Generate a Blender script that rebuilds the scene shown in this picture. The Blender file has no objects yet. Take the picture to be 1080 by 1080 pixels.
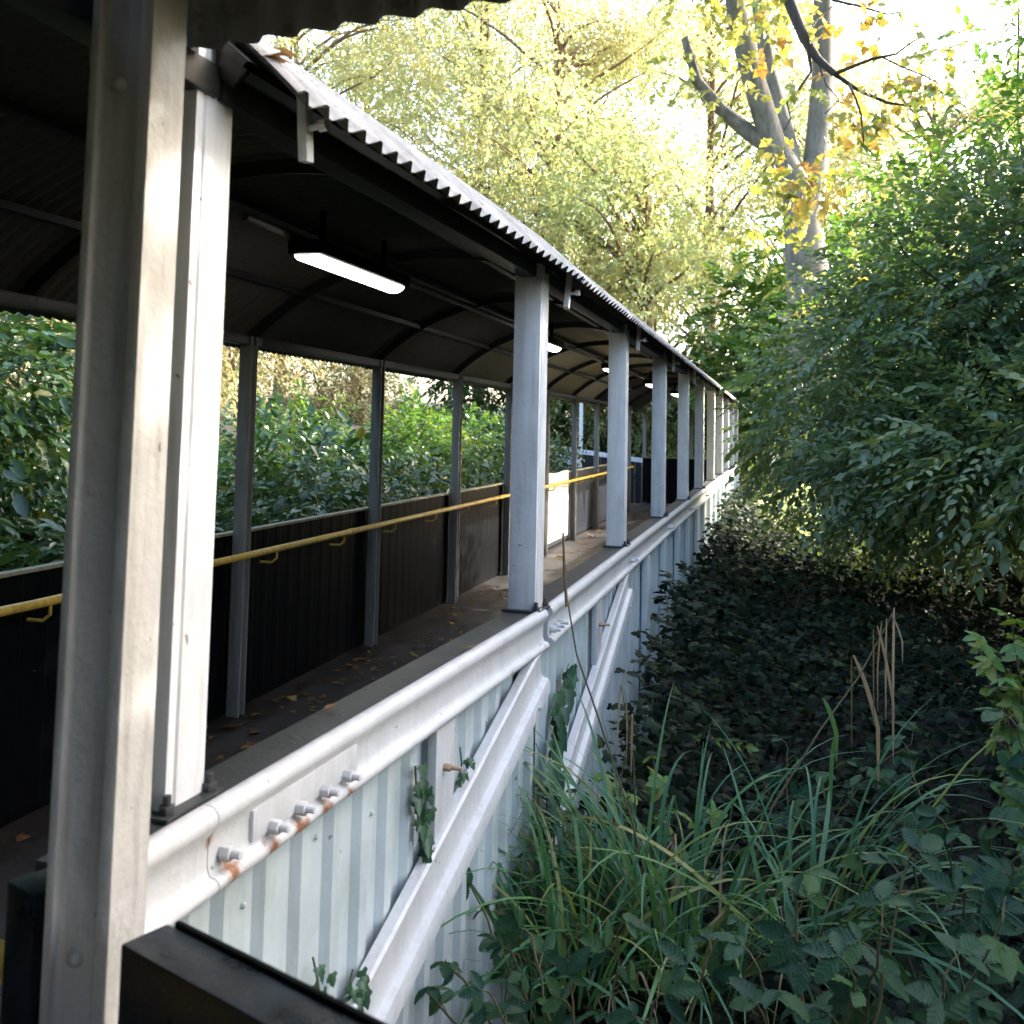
import bpy, bmesh, math, random
import numpy as np
from mathutils import Vector, Matrix
R = math.radians
random.seed(7)
rng = np.random.default_rng(11)
SC = bpy.context.scene
COL = SC.collection

# ------------------------------------------------------------------ camera
CZ = 1.54
YAW, PITCH, ROLL, CY, FPX = .3084, .0714, .0222, 382.72, 1050.0
fw = Vector((-math.sin(YAW)*math.cos(PITCH), math.cos(YAW)*math.cos(PITCH), math.sin(PITCH)))
rt = Vector((math.cos(YAW), math.sin(YAW), 0)); up = rt.cross(fw)
rt, up = rt*math.cos(ROLL)+up*math.sin(ROLL), up*math.cos(ROLL)-rt*math.sin(ROLL)
cam = bpy.data.cameras.new('camera'); camo = bpy.data.objects.new('camera', cam); COL.objects.link(camo)
camo.matrix_world = Matrix(((rt.x, up.x, -fw.x, 0), (rt.y, up.y, -fw.y, 0), (rt.z, up.z, -fw.z, CZ), (0, 0, 0, 1)))
cam.sensor_width = 36; cam.lens = FPX/1080*36
cam.shift_y = -(540-CY)/1080
cam.clip_start = .05; cam.clip_end = 600
cam.dof.use_dof = True; cam.dof.focus_distance = 3.6; cam.dof.aperture_fstop = 7.0
SC.camera = camo

# ------------------------------------------------------------------ sky, sun, exposure
SUN_AZ, SUN_EL = R(40), R(27)            # azimuth measured from +X towards +Y
sd = Vector((math.cos(SUN_AZ)*math.cos(SUN_EL), math.sin(SUN_AZ)*math.cos(SUN_EL), math.sin(SUN_EL)))
w = bpy.data.worlds.new('World'); SC.world = w; w.use_nodes = True
nt = w.node_tree; bg = nt.nodes['Background']
sky = nt.nodes.new('ShaderNodeTexSky'); sky.sky_type = 'NISHITA'; sky.sun_disc = False
sky.sun_elevation = SUN_EL; sky.sun_rotation = math.pi/2-SUN_AZ
sky.air_density = 1.0; sky.dust_density = 4.0; sky.ozone_density = 1.0
nt.links.new(sky.outputs[0], bg.inputs[0]); bg.inputs[1].default_value = .15
sl = bpy.data.lights.new('sun', 'SUN'); sl.energy = 2.0; sl.angle = R(.6); sl.color = (1, .95, .88)
slo = bpy.data.objects.new('sun', sl); COL.objects.link(slo)
slo.rotation_euler = sd.to_track_quat('Z', 'Y').to_euler()
vs = SC.view_settings
vs.view_transform = 'Standard'; vs.look = 'None'; vs.gamma = 1; vs.use_curve_mapping = False
vs.exposure = 3.25
SC.cycles.max_bounces = 8; SC.cycles.diffuse_bounces = 4; SC.cycles.transmission_bounces = 6
SC.cycles.caustics_reflective = False; SC.cycles.caustics_refractive = False
SC.cycles.use_denoising = True

# ------------------------------------------------------------------ object helpers
WM = {}
def tag(o, label=None, cat=None, group=None, kind=None):
    if label: o['label'] = label
    if cat: o['category'] = cat
    if group: o['group'] = group
    if kind: o['kind'] = kind
    return o
def reg(o, M, parent):
    COL.objects.link(o); WM[o] = M
    if parent is not None:
        o.parent = parent; o.matrix_parent_inverse = WM[parent].inverted()
    o.matrix_basis = M
    return o
def empty(name, loc):
    o = bpy.data.objects.new(name, None); o.empty_display_size = .1
    return reg(o, Matrix.Translation(loc), None)
def obj(name, me, parent=None, M=None):
    return reg(bpy.data.objects.new(name, me), M.copy() if M is not None else Matrix.Identity(4), parent)

class MB:
    def __init__(s): s.v = []; s.f = []
    def add(s, vs_, fs_):
        b = len(s.v); s.v += [tuple(v) for v in vs_]; s.f += [tuple(i+b for i in f) for f in fs_]; return s
    def box(s, x0, x1, y0, y1, z0, z1):
        return s.add([(x0,y0,z0),(x1,y0,z0),(x1,y1,z0),(x0,y1,z0),(x0,y0,z1),(x1,y0,z1),(x1,y1,z1),(x0,y1,z1)],
                     [(3,2,1,0),(4,5,6,7),(0,1,5,4),(1,2,6,5),(2,3,7,6),(3,0,4,7)])
    def prism(s, pts, a, b, cap=True):
        """pts: list of 3D offsets (Vector); extruded from a to b"""
        n = len(pts); a = Vector(a); b = Vector(b)
        vs_ = [a+Vector(p) for p in pts]+[b+Vector(p) for p in pts]
        fs_ = [(i, (i+1) % n, n+(i+1) % n, n+i) for i in range(n)]
        if cap: fs_ += [tuple(reversed(range(n))), tuple(range(n, 2*n))]
        return s.add(vs_, fs_)
    def tube(s, pts, rad, n=8, cap=True):
        pts = [Vector(p) for p in pts]
        if not hasattr(rad, '__len__'): rad = [rad]*len(pts)
        vs_, fs_ = [], []
        t0 = (pts[1]-pts[0]).normalized()
        ref = Vector((0, 0, 1)) if abs(t0.z) < .9 else Vector((1, 0, 0))
        for k, p in enumerate(pts):
            t = (pts[min(k+1, len(pts)-1)]-pts[max(k-1, 0)]).normalized()
            a = t.cross(ref).normalized(); ref = a.cross(t).normalized(); b = ref
            for j in range(n):
                th = 2*math.pi*j/n
                vs_.append(p+(a*math.cos(th)+b*math.sin(th))*rad[k])
        for k in range(len(pts)-1):
            for j in range(n):
                fs_.append((k*n+j, k*n+(j+1) % n, (k+1)*n+(j+1) % n, (k+1)*n+j))
        if cap: fs_ += [tuple(reversed(range(n))), tuple(range((len(pts)-1)*n, len(pts)*n))]
        return s.add(vs_, fs_)
    def mesh(s, name, mat, smooth=False, bevel=0, auto=None):
        me = bpy.data.meshes.new(name); me.from_pydata(s.v, [], s.f)
        bm = bmesh.new(); bm.from_mesh(me)
        bmesh.ops.recalc_face_normals(bm, faces=bm.faces)
        if bevel:
            es = [e for e in bm.edges if len(e.link_faces) == 2 and e.calc_face_angle(0) > R(35)]
            bmesh.ops.bevel(bm, geom=es, offset=bevel, segments=2, profile=.6, affect='EDGES', clamp_overlap=True)
        bm.to_mesh(me); bm.free()
        if smooth or bevel:
            me.polygons.foreach_set('use_smooth', [True]*len(me.polygons))
            me.set_sharp_from_angle(angle=R(auto or 40))
        me.materials.append(mat); return me
    def build(s, name, mat, parent=None, M=None, **k):
        return obj(name, s.mesh(name, mat, **k), parent, M)

# ------------------------------------------------------------------ materials
def newmat(name):
    m = bpy.data.materials.new(name); m.use_nodes = True
    return m, m.node_tree, m.node_tree.nodes, m.node_tree.links, m.node_tree.nodes['Principled BSDF']
def nz(n, l, scale, detail=4, rough=.55, vec=None, sc=None):
    t = n.new('ShaderNodeTexNoise'); t.inputs['Scale'].default_value = scale
    t.inputs['Detail'].default_value = detail; t.inputs['Roughness'].default_value = rough
    if vec is None:
        g = n.new('ShaderNodeNewGeometry'); vec = g.outputs['Position']
    if sc:
        mp = n.new('ShaderNodeMapping'); mp.inputs['Scale'].default_value = sc
        l.new(vec, mp.inputs[0]); vec = mp.outputs[0]
    l.new(vec, t.inputs['Vector']); return t.outputs[0]
def ramp(n, l, f, stops):
    r = n.new('ShaderNodeValToRGB'); e = r.color_ramp.elements
    while len(e) < len(stops): e.new(.5)
    for i, (p, c) in enumerate(stops):
        e[i].position = p; e[i].color = (*c, 1) if len(c) == 3 else c
    l.new(f, r.inputs[0]); return r.outputs[0]
def mixc(n, l, f, a, b, mode='MIX'):
    m = n.new('ShaderNodeMix'); m.data_type = 'RGBA'; m.blend_type = mode
    for s_, v in ((m.inputs[0], f), (m.inputs[6], a), (m.inputs[7], b)):
        if hasattr(v, 'links'): l.new(v, s_)
        elif isinstance(v, (int, float)): s_.default_value = v
        else: s_.default_value = (*v, 1)
    return m.outputs[2]
def bump(n, l, h, p, strength=.3, dist=.01):
    b = n.new('ShaderNodeBump'); b.inputs['Strength'].default_value = strength; b.inputs['Distance'].default_value = dist
    l.new(h, b.inputs['Height']); l.new(b.outputs[0], p.inputs['Normal'])
def mathn(n, l, op, a, b=None):
    m = n.new('ShaderNodeMath'); m.operation = op
    for i, v in enumerate((a, b)):
        if v is None: continue
        if hasattr(v, 'links'): l.new(v, m.inputs[i])
        else: m.inputs[i].default_value = v
    return m.outputs[0]

def paint(name, base, dirt=(.25, .22, .17), dirt_amt=.35, rough=.42, rust=(.23, .095, .04), rust_amt=.0, green=.0, spots=(), bumpy=.25, spec=.5, chips=0):
    """thick old gloss paint on steel: grime, chips, streaks; rust round given bolt points"""
    m, t, n, l, p = newmat(name)
    a = nz(n, l, 9, 5, .6); st = nz(n, l, 6, 4, .6, sc=(6, 6, .6)); fine = nz(n, l, 90, 3, .6)
    c = mixc(n, l, ramp(n, l, a, [(.35, (0, 0, 0)), (.75, (1, 1, 1))]), base, tuple(b*.88 for b in base))
    d = mathn(n, l, 'MULTIPLY', ramp(n, l, st, [(.48, (0, 0, 0)), (.78, (1, 1, 1))]), dirt_amt)
    c = mixc(n, l, d, c, dirt)
    lum = nz(n, l, 26, 4, .6)
    if chips:
        cm_ = ramp(n, l, nz(n, l, 17, 7, .78), [(.665, (0, 0, 0)), (.685, (1, 1, 1))])
        c = mixc(n, l, mathn(n, l, 'MULTIPLY', cm_, chips), c, (.20, .15, .10))
        dr = ramp(n, l, nz(n, l, 22, 3, .6, sc=(3, 3, .12)), [(.60, (0, 0, 0)), (.74, (1, 1, 1))])
        c = mixc(n, l, mathn(n, l, 'MULTIPLY', dr, chips*.45), c, (.30, .25, .17))
    speck = ramp(n, l, nz(n, l, 38, 2, .5), [(.735, (0, 0, 0)), (.76, (1, 1, 1))])
    c = mixc(n, l, mathn(n, l, 'MULTIPLY', speck, .7), c, (.09, .07, .055))
    if green:
        gm = ramp(n, l, nz(n, l, 3.5, 5, .65), [(.52, (0, 0, 0)), (.72, (1, 1, 1))])
        c = mixc(n, l, mathn(n, l, 'MULTIPLY', gm, green), c, (.16, .19, .10))
    if rust_amt:
        rm = ramp(n, l, nz(n, l, 14, 6, .7), [(.66, (0, 0, 0)), (.70, (1, 1, 1))])
        c = mixc(n, l, mathn(n, l, 'MULTIPLY', rm, rust_amt), c, rust)
    for (sx, sy, sz, sr, drip) in spots:
        g = n.new('ShaderNodeNewGeometry'); sub = n.new('ShaderNodeVectorMath'); sub.operation = 'SUBTRACT'
        l.new(g.outputs['Position'], sub.inputs[0]); sub.inputs[1].default_value = (sx, sy, sz)
        mul = n.new('ShaderNodeVectorMath'); mul.operation = 'MULTIPLY'; mul.inputs[1].default_value = (1, 1, 1/drip)
        l.new(sub.outputs[0], mul.inputs[0])
        le = n.new('ShaderNodeVectorMath'); le.operation = 'LENGTH'; l.new(mul.outputs[0], le.inputs[0])
        q = mathn(n, l, 'ADD', mathn(n, l, 'DIVIDE', le.outputs['Value'], sr), mathn(n, l, 'MULTIPLY', nz(n, l, 60, 5, .75, sc=(1, 1, .5)), 1.5))
        mk = ramp(n, l, mathn(n, l, 'MULTIPLY', q, .5), [(.52, (1, 1, 1)), (.74, (0, 0, 0))])
        c = mixc(n, l, mk, c, rust)
    l.new(c, p.inputs['Base Color']); p.inputs['Roughness'].default_value = rough; p.inputs['Specular IOR Level'].default_value = spec
    bump(n, l, mathn(n, l, 'ADD', mathn(n, l, 'ADD', mathn(n, l, 'MULTIPLY', fine, .25), lum), a), p, bumpy, .004)
    return m

SPOTS = [(-.848, 1.335, .882, .036, 1.5), (-.838, 1.44, .872, .036, 1.1), (-.838, 1.53, .872, .040, 1.0), (-.838, 1.62, .872, .036, 1.1), (-.838, 1.71, .872, .026, 1.0), (-.86, 1.29, .945, .016, 1.6), (-.86, 1.30, .965, .012, .8), (-.85, 1.355, .975, .012, .6)]
M_white = paint('white_paint', (.74, .75, .76), dirt_amt=.4, green=.12, chips=.55, bumpy=.4)
M_channel = paint('white_channel_paint', (.52, .525, .53), dirt_amt=.3, spots=SPOTS, rust_amt=.2, bumpy=.45, chips=.45)
M_post1 = paint('cream_white_paint', (.47, .465, .45), dirt=(.13, .105, .07), dirt_amt=.6, bumpy=.85, chips=.5)
M_board = paint('weathered_white_board', (.56, .54, .49), dirt=(.07, .06, .05), dirt_amt=1.0, rough=.6)
M_clad = paint('pale_blue_paint', (.49, .55, .565), dirt=(.30, .32, .28), dirt_amt=.45, rough=.45, green=.35, chips=.25)
M_black = paint('black_paint', (.0032, .0035, .0045), dirt=(.006, .006, .0065), dirt_amt=.5, rough=.5, bumpy=.3, spec=.04)
M_navy = paint('blue_black_paint', (.008, .011, .018), dirt=(.025, .025, .025), dirt_amt=.5, rough=.36)
M_yellow = paint('yellow_paint', (.62, .40, .06), dirt=(.20, .10, .03), dirt_amt=.8, rough=.4, rust_amt=.8, rust=(.16, .07, .03))
M_grime = paint('dark_bolt', (.03, .03, .033), rough=.5)
M_inpost = paint('shade_grey_paint', (.22, .22, .21), dirt=(.08, .075, .06), dirt_amt=.6)  # inner posts greyed to stand in for interior shade, with dirt streaks
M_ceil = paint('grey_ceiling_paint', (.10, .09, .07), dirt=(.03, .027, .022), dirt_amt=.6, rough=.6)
M_rib = paint('dark_rib_paint', (.015, .0145, .014), dirt=(.03, .028, .025), dirt_amt=.3, rough=.5)
M_cap = paint('mossy_cap', (.30, .27, .18), dirt=(.10, .12, .05), dirt_amt=.8, rough=.7, green=.5)

def beammat():
    m, t, n, l, p = newmat('dusty_blue_black_paint')
    a = nz(n, l, 14, 6, .7); b = nz(n, l, 160, 4, .7); e = nz(n, l, 420, 2, .5)
    c = ramp(n, l, a, [(.35, (.006, .010, .014)), (.65, (.012, .020, .028))])
    c = mixc(n, l, ramp(n, l, b, [(.60, (0, 0, 0)), (.72, (.6, .6, .6))]), c, (.05, .055, .06))
    c = mixc(n, l, ramp(n, l, e, [(.70, (0, 0, 0)), (.74, (.8, .8, .8))]), c, (.30, .30, .29))
    l.new(c, p.inputs['Base Color']); p.inputs['Specular IOR Level'].default_value = .22
    l.new(ramp(n, l, a, [(.35, (.22,)*3), (.65, (.5,)*3)]), p.inputs['Roughness'])
    bump(n, l, mathn(n, l, 'ADD', a, mathn(n, l, 'MULTIPLY', b, .4)), p, .35, .003); return m
M_beam = beammat()
def roofmat():
    m, t, n, l, p = newmat('weathered_sheet')
    a = nz(n, l, 5, 6, .65); b = nz(n, l, 30, 4, .6)
    c = ramp(n, l, a, [(.3, (.16, .155, .14)), (.5, (.25, .24, .225)), (.7, (.31, .30, .285))])
    c = mixc(n, l, ramp(n, l, b, [(.56, (0, 0, 0)), (.66, (.8, .8, .8))]), c, (.14, .13, .09))
    l.new(c, p.inputs['Base Color']); p.inputs['Roughness'].default_value = .75
    # underside of the sheet is painted dull grey
    g = n.new('ShaderNodeNewGeometry')
    bump(n, l, b, p, .3, .003); return m
M_roof = roofmat()

def deckmat():
    m, t, n, l, p = newmat('worn_asphalt_deck')
    a = nz(n, l, 2.2, 6, .65); b = nz(n, l, 60, 4, .7)
    c = ramp(n, l, a, [(.3, (.006, .0055, .0058)), (.55, (.014, .012, .012)), (.75, (.028, .023, .021))])
    c = mixc(n, l, ramp(n, l, b, [(.45, (0, 0, 0)), (.8, (.35, .35, .35))]), c, (.12, .10, .08))
    l.new(c, p.inputs['Base Color'])
    rr = ramp(n, l, nz(n, l, 1.2, 3, .5), [(.4, (.45,)*3), (.6, (.8,)*3)])
    l.new(rr, p.inputs['Roughness']); bump(n, l, b, p, .5, .004); return m
M_deck = deckmat()
def sillmat():
    m, t, n, l, p = newmat('dark_sill')
    a = nz(n, l, 7, 5, .65); b = nz(n, l, 70, 4, .7)
    c = ramp(n, l, a, [(.3, (.014, .017, .019)), (.6, (.03, .034, .033)), (.78, (.06, .062, .04))])
    c = mixc(n, l, ramp(n, l, b, [(.66, (0, 0, 0)), (.74, (.7, .7, .7))]), c, (.38, .38, .36))
    l.new(c, p.inputs['Base Color']); p.inputs['Roughness'].default_value = .5
    bump(n, l, b, p, .4, .003); return m
M_sill = sillmat()
def groundmat():
    m, t, n, l, p = newmat('woodland_soil')
    a = nz(n, l, 1.5, 7, .7); b = nz(n, l, 25, 5, .7)
    c = ramp(n, l, a, [(.3, (.010, .008, .006)), (.55, (.02, .015, .010)), (.75, (.032, .026, .014))])
    c = mixc(n, l, ramp(n, l, b, [(.5, (0, 0, 0)), (.62, (1, 1, 1))]), c, (.03, .036, .016))
    l.new(c, p.inputs['Base Color']); p.inputs['Roughness'].default_value = .9
    bump(n, l, b, p, .8, .03); return m
M_ground = groundmat()
def barkmat(name, c0, c1, c2, sc=(3, 3, .7)):
    m, t, n, l, p = newmat(name)
    a = nz(n, l, 3, 6, .65, sc=sc); b = nz(n, l, 18, 5, .7, sc=sc)
    c = ramp(n, l, a, [(.32, c0), (.5, c1), (.68, c2)])
    c = mixc(n, l, ramp(n, l, b, [(.5, (0, 0, 0)), (.75, (.5, .5, .5))]), c, tuple(x*.45 for x in c0))
    l.new(c, p.inputs['Base Color']); p.inputs['Roughness'].default_value = .85
    bump(n, l, b, p, .6, .02); return m
M_barkgrey = barkmat('grey_bark', (.075, .07, .055), (.13, .12, .095), (.19, .175, .14))
M_barkbrown = barkmat('brown_bark', (.10, .06, .035), (.17, .10, .06), (.24, .15, .09))
M_barkdark = barkmat('dark_bark', (.025, .02, .015), (.04, .032, .025), (.06, .05, .04))
M_stem = barkmat('green_stem', (.06, .06, .02), (.10, .09, .04), (.14, .11, .05))

def leafmat(name, stops, trans=.45, rough=.45, tint=(1.1, 1.05, .5), spec=.5, veins=False):
    m, t, n, l, p = newmat(name)
    at = n.new('ShaderNodeAttribute'); at.attribute_name = 'rnd'
    oi = n.new('ShaderNodeObjectInfo')
    f = mathn(n, l, 'FRACT', mathn(n, l, 'ADD', at.outputs['Fac'], mathn(n, l, 'MULTIPLY', oi.outputs['Random'], .9999)))
    if name.startswith('crown'): f = at.outputs['Fac']
    k = len(stops); c = ramp(n, l, f, [(i/max(k-1, 1)*.98+.01, s) for i, s in enumerate(stops)])
    c = mixc(n, l, mathn(n, l, 'MULTIPLY', nz(n, l, 40, 3, .6), .5), c, mixc(n, l, 1.0, c, (.55, .6, .5), 'MULTIPLY'))
    if veins:
        tc = n.new('ShaderNodeTexCoord'); sx = n.new('ShaderNodeSeparateXYZ'); l.new(tc.outputs['Object'], sx.inputs[0])
        ay = mathn(n, l, 'ABSOLUTE', sx.outputs[1])
        ph = mathn(n, l, 'MULTIPLY', mathn(n, l, 'SUBTRACT', sx.outputs[0], mathn(n, l, 'MULTIPLY', ay, .8)), 40.0)
        sv = mathn(n, l, 'SINE', ph); mid = ramp(n, l, ay, [(.006, (1, 1, 1)), (.02, (0, 0, 0))])
        vein = ramp(n, l, sv, [(.80, (0, 0, 0)), (.99, (1, 1, 1))])
        vm = mathn(n, l, 'MAXIMUM', vein, mid)
        c = mixc(n, l, mathn(n, l, 'MULTIPLY', vm, .10), c, mixc(n, l, 1.0, c, (2.2, 1.9, 1.8), 'MULTIPLY'))
        bump(n, l, sv, p, .10, .012)
    l.new(c, p.inputs['Base Color']); p.inputs['Roughness'].default_value = rough
    p.inputs['Specular IOR Level'].default_value = spec
    tr = n.new('ShaderNodeBsdfTranslucent'); l.new(mixc(n, l, 1.0, c, tint, 'MULTIPLY'), tr.inputs[0])
    mx = n.new('ShaderNodeMixShader'); mx.inputs[0].default_value = trans
    out = n['Material Output'] if 'Material Output' in n else n.get('Material Output')
    l.new(p.outputs[0], mx.inputs[1]); l.new(tr.outputs[0], mx.inputs[2]); l.new(mx.outputs[0], out.inputs[0])
    return m
G = lambda *a: list(a)
L_shrub = leafmat('crown_shrub_leaf', G((.06, .12, .08), (.088, .158, .092), (.115, .19, .096), (.15, .22, .096), (.22, .27, .10), (.36, .34, .12)), .42, .4, spec=.5)
L_shrub2 = leafmat('crown_bright_shrub_leaf', G((.05, .13, .04), (.08, .18, .045), (.13, .22, .05), (.24, .28, .06)), .52)
L_yellow = leafmat('crown_yellow_leaf', G((.28, .32, .14), (.40, .41, .19), (.50, .48, .24), (.54, .47, .24), (.36, .39, .19)), .6, .5, (1.12, 1.1, .85))
L_lime = leafmat('crown_lime_leaf', G((.19, .27, .12), (.31, .37, .17), (.42, .45, .22), (.52, .48, .25)), .6, .5, (1.12, 1.1, .85))
L_orange = leafmat('crown_orange_leaf', G((.12, .19, .05), (.22, .27, .07), (.32, .32, .09), (.38, .28, .08), (.36, .19, .06)), .5, .5, (1.1, 1.0, .6))
L_bank = leafmat('crown_bank_leaf', G((.12, .17, .06), (.24, .25, .11), (.36, .33, .17), (.34, .27, .15), (.20, .13, .08), (.42, .40, .22)), .5, .55, (1.05, 1.05, .85))
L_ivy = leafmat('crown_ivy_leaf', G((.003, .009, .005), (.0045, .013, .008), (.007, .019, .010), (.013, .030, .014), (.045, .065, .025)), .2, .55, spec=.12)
L_hedge = leafmat('crown_hedge_leaf', G((.018, .05, .03), (.03, .075, .035), (.04, .09, .035), (.07, .12, .035), (.12, .13, .03)), .3, .33)
L_bramble = leafmat('bramble_leaf', G((.014, .052, .030), (.020, .064, .034), (.026, .074, .032), (.04, .094, .032)), .28, .5, spec=.2, veins=True)
L_fresh = leafmat('fresh_green_leaf', G((.10, .22, .05), (.13, .26, .06), (.17, .27, .06), (.30, .30, .05)), .45, .45, veins=True)
L_sedge = leafmat('sedge_blade', G((.05, .155, .095), (.065, .18, .10), (.075, .20, .095), (.09, .215, .08), (.12, .23, .065)), .35, .42, spec=.35)
L_sedge2 = leafmat('yellowing_blade', G((.16, .22, .06), (.24, .26, .07), (.30, .28, .10)), .35, .45, spec=.35)
L_dry = leafmat('dry_blade', G((.30, .22, .12), (.38, .26, .17), (.42, .32, .20)), .35, .6, (1, .95, .8))
L_dead = leafmat('fallen_leaf', G((.12, .06, .028), (.20, .10, .035), (.29, .16, .05), (.36, .24, .08)), .3, .6, (1, .9, .6))
L_stick = leafmat('dry_stalk', G((.16, .11, .05), (.22, .15, .08)), .1, .7)

# ------------------------------------------------------------------ leaf clouds
SH_SIMPLE = (np.array([(0, 0, 0), (.32, -.24, .07), (.68, -.20, .06), (1, 0, -.05), (.68, .20, .06), (.32, .24, .07)], float), [(0, 1, 2, 3), (0, 3, 4, 5)])
SH_LONG = (np.array([(0, 0, 0), (.3, -.17, .05), (.65, -.15, .03), (1, 0, -.10), (.65, .15, .03), (.3, .17, .05)], float), [(0, 1, 2, 3), (0, 3, 4, 5)])
def _maple():
    o = [(0, 0), (.10, -.30), (-.02, -.48), (.30, -.42), (.42, -.52), (.52, -.30), (.72, -.20), (1, 0), (.72, .20), (.52, .30), (.42, .52), (.30, .42), (-.02, .48), (.10, .30)]
    v = [(a, b, -.25*abs(b)+.06*math.sin(a*5)) for a, b in o]+[(.38, 0, .03)]
    return np.array(v, float), [(i, i+1, 14) for i in range(13)]+[(13, 0, 14)]
SH_MAPLE = _maple()
def _ivy():
    o = [(0, 0), (-.08, -.30), (.25, -.48), (.38, -.26), (.62, -.24), (1, 0), (.62, .24), (.38, .26), (.25, .48), (-.08, .30)]
    v = [(a, b, -.2*abs(b)) for a, b in o]+[(.35, 0, .04)]
    return np.array(v, float), [(i, i+1, 10) for i in range(9)]+[(9, 0, 10)]
SH_IVY = _ivy()
def unit(a): return a/np.maximum(np.linalg.norm(a, axis=-1, keepdims=True), 1e-9)
def cloud_mesh(name, pos, d, nr, size, shape, mat, rnd=None):
    N = len(pos); sv, sf = shape; k = len(sv)
    d = unit(d); side = unit(np.cross(nr, d)); nr = np.cross(d, side)
    V = pos[:, None, :]+size[:, None, None]*(sv[None, :, 0:1]*d[:, None, :]+sv[None, :, 1:2]*side[:, None, :]+sv[None, :, 2:3]*nr[:, None, :])
    me = bpy.data.meshes.new(name); me.vertices.add(N*k); me.vertices.foreach_set('co', V.astype(np.float32).ravel())
    fl = np.concatenate([np.array(f) for f in sf]); tot = np.array([len(f) for f in sf])
    loops = (np.arange(N)[:, None]*k+fl[None, :]).ravel()
    me.loops.add(len(loops)); me.loops.foreach_set('vertex_index', loops.astype(np.int32))
    tots = np.tile(tot, N); starts = np.concatenate([[0], np.cumsum(tots)[:-1]])
    me.polygons.add(len(tots)); me.polygons.foreach_set('loop_start', starts.astype(np.int32))
    me.polygons.foreach_set('loop_total', tots.astype(np.int32))
    me.polygons.foreach_set('use_smooth', [True]*len(tots))
    at = me.attributes.new('rnd', 'FLOAT', 'POINT')
    if rnd is None: rnd = rng.random(N)
    at.data.foreach_set('value', np.repeat(rnd, k).astype(np.float32))
    me.update(calc_edges=True); me.materials.append(mat); return me
def rdir(N): return unit(rng.normal(size=(N, 3)))
def sprays(tp, td, m, length, size, droop=.3, flat=1.2, jit=.35):
    """twig positions/directions -> leaf arrays: m leaves set alternately along each twig"""
    T = len(tp); td = unit(td)
    k = np.tile(np.arange(m), T); ti = np.repeat(np.arange(T), m)
    upv = np.array([0, 0, 1.0]); nrm = unit(upv*flat+rdir(T)*.6)
    side = unit(np.cross(nrm, td))
    t = (k+.5)/m*length[ti] if hasattr(length, '__len__') else (k+.5)/m*length
    p = tp[ti]+td[ti]*t[:, None]; p[:, 2] -= droop*t*t
    sgn = np.where(k % 2 == 0, 1., -1.)
    last = (k == m-1)
    d = td[ti]*.75+side[ti]*(sgn*.75*(~last))[:, None]+rng.normal(size=(T*m, 3))*jit*.5
    d[:, 2] -= droop*.8
    n_ = nrm[ti]+rng.normal(size=(T*m, 3))*jit
    s = size*(.65+.6*rng.random(T*m))*np.where(last, 1.15, 1)
    return p, d, n_, s, ti
SUNV = np.array(sd)
GAPS = [((-1.45, 14.4, .8), .55), ((-1.5, 15.2, 1.2), .4), ((-3.2, 12.3, .5), .75), ((-3.1, 13.4, .6), .5), ((-.5, 14.4, .6), .7), ((-2.6, 13, 0), .5), ((-2.3, 12, 0), .5), ((-2.2, 14, 0), .5), ((-3.0, 15, .3), .5)]
def sun_gaps(p):
    k = np.ones(len(p), bool)
    for q, r in GAPS:
        v = p-np.array(q); t = v@SUNV; dist = np.linalg.norm(v-t[:, None]*SUNV, axis=1)
        k &= ~((t > .6) & (dist < r))
    return k
def lumps_twigs(lumps, dens, shell=.45, down=.1):
    P, D, Lr = [], [], []
    for (c, r, q) in lumps:
        c = np.array(c, float); r = np.array(r if hasattr(r, '__len__') else (r, r, r), float)
        n = int(dens*q*np.prod(r)**(2/3)); u = rdir(n)
        rad = rng.random(n)**shell
        P.append(c+u*r*rad[:, None]); dd = u*.9+rdir(n)*.5; dd[:, 2] += -.1-down; D.append(dd)
        Lr.append(np.full(n, rng.random()))
    P, D, Lr = np.concatenate(P), np.concatenate(D), np.concatenate(Lr); k = sun_gaps(P)
    return P[k], D[k], Lr[k]
def tubes_mesh(name, paths, mat, n=7):
    mb = MB()
    for pts, r0, r1 in paths:
        k = len(pts); mb.tube(pts, [r0+(r1-r0)*i/(k-1) for i in range(k)], n)
    return mb.mesh(name, mat, smooth=True, auto=80)
def limb(a, b, sag=.0, wob=.08, k=7, rs=None):
    rs = rs or random
    a = Vector(a); b = Vector(b); L = (b-a).length; out = []
    o1 = Vector((rs.uniform(-1, 1), rs.uniform(-1, 1), rs.uniform(-1, 1)))*wob*L
    o2 = Vector((rs.uniform(-1, 1), rs.uniform(-1, 1), rs.uniform(-1, 1)))*wob*L*.6
    for i in range(k):
        t = i/(k-1); out.append(a.lerp(b, t)+o1*math.sin(math.pi*t)+o2*math.sin(2*math.pi*t)+Vector((0, 0, sag*L*math.sin(math.pi*t))))
    return out

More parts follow.
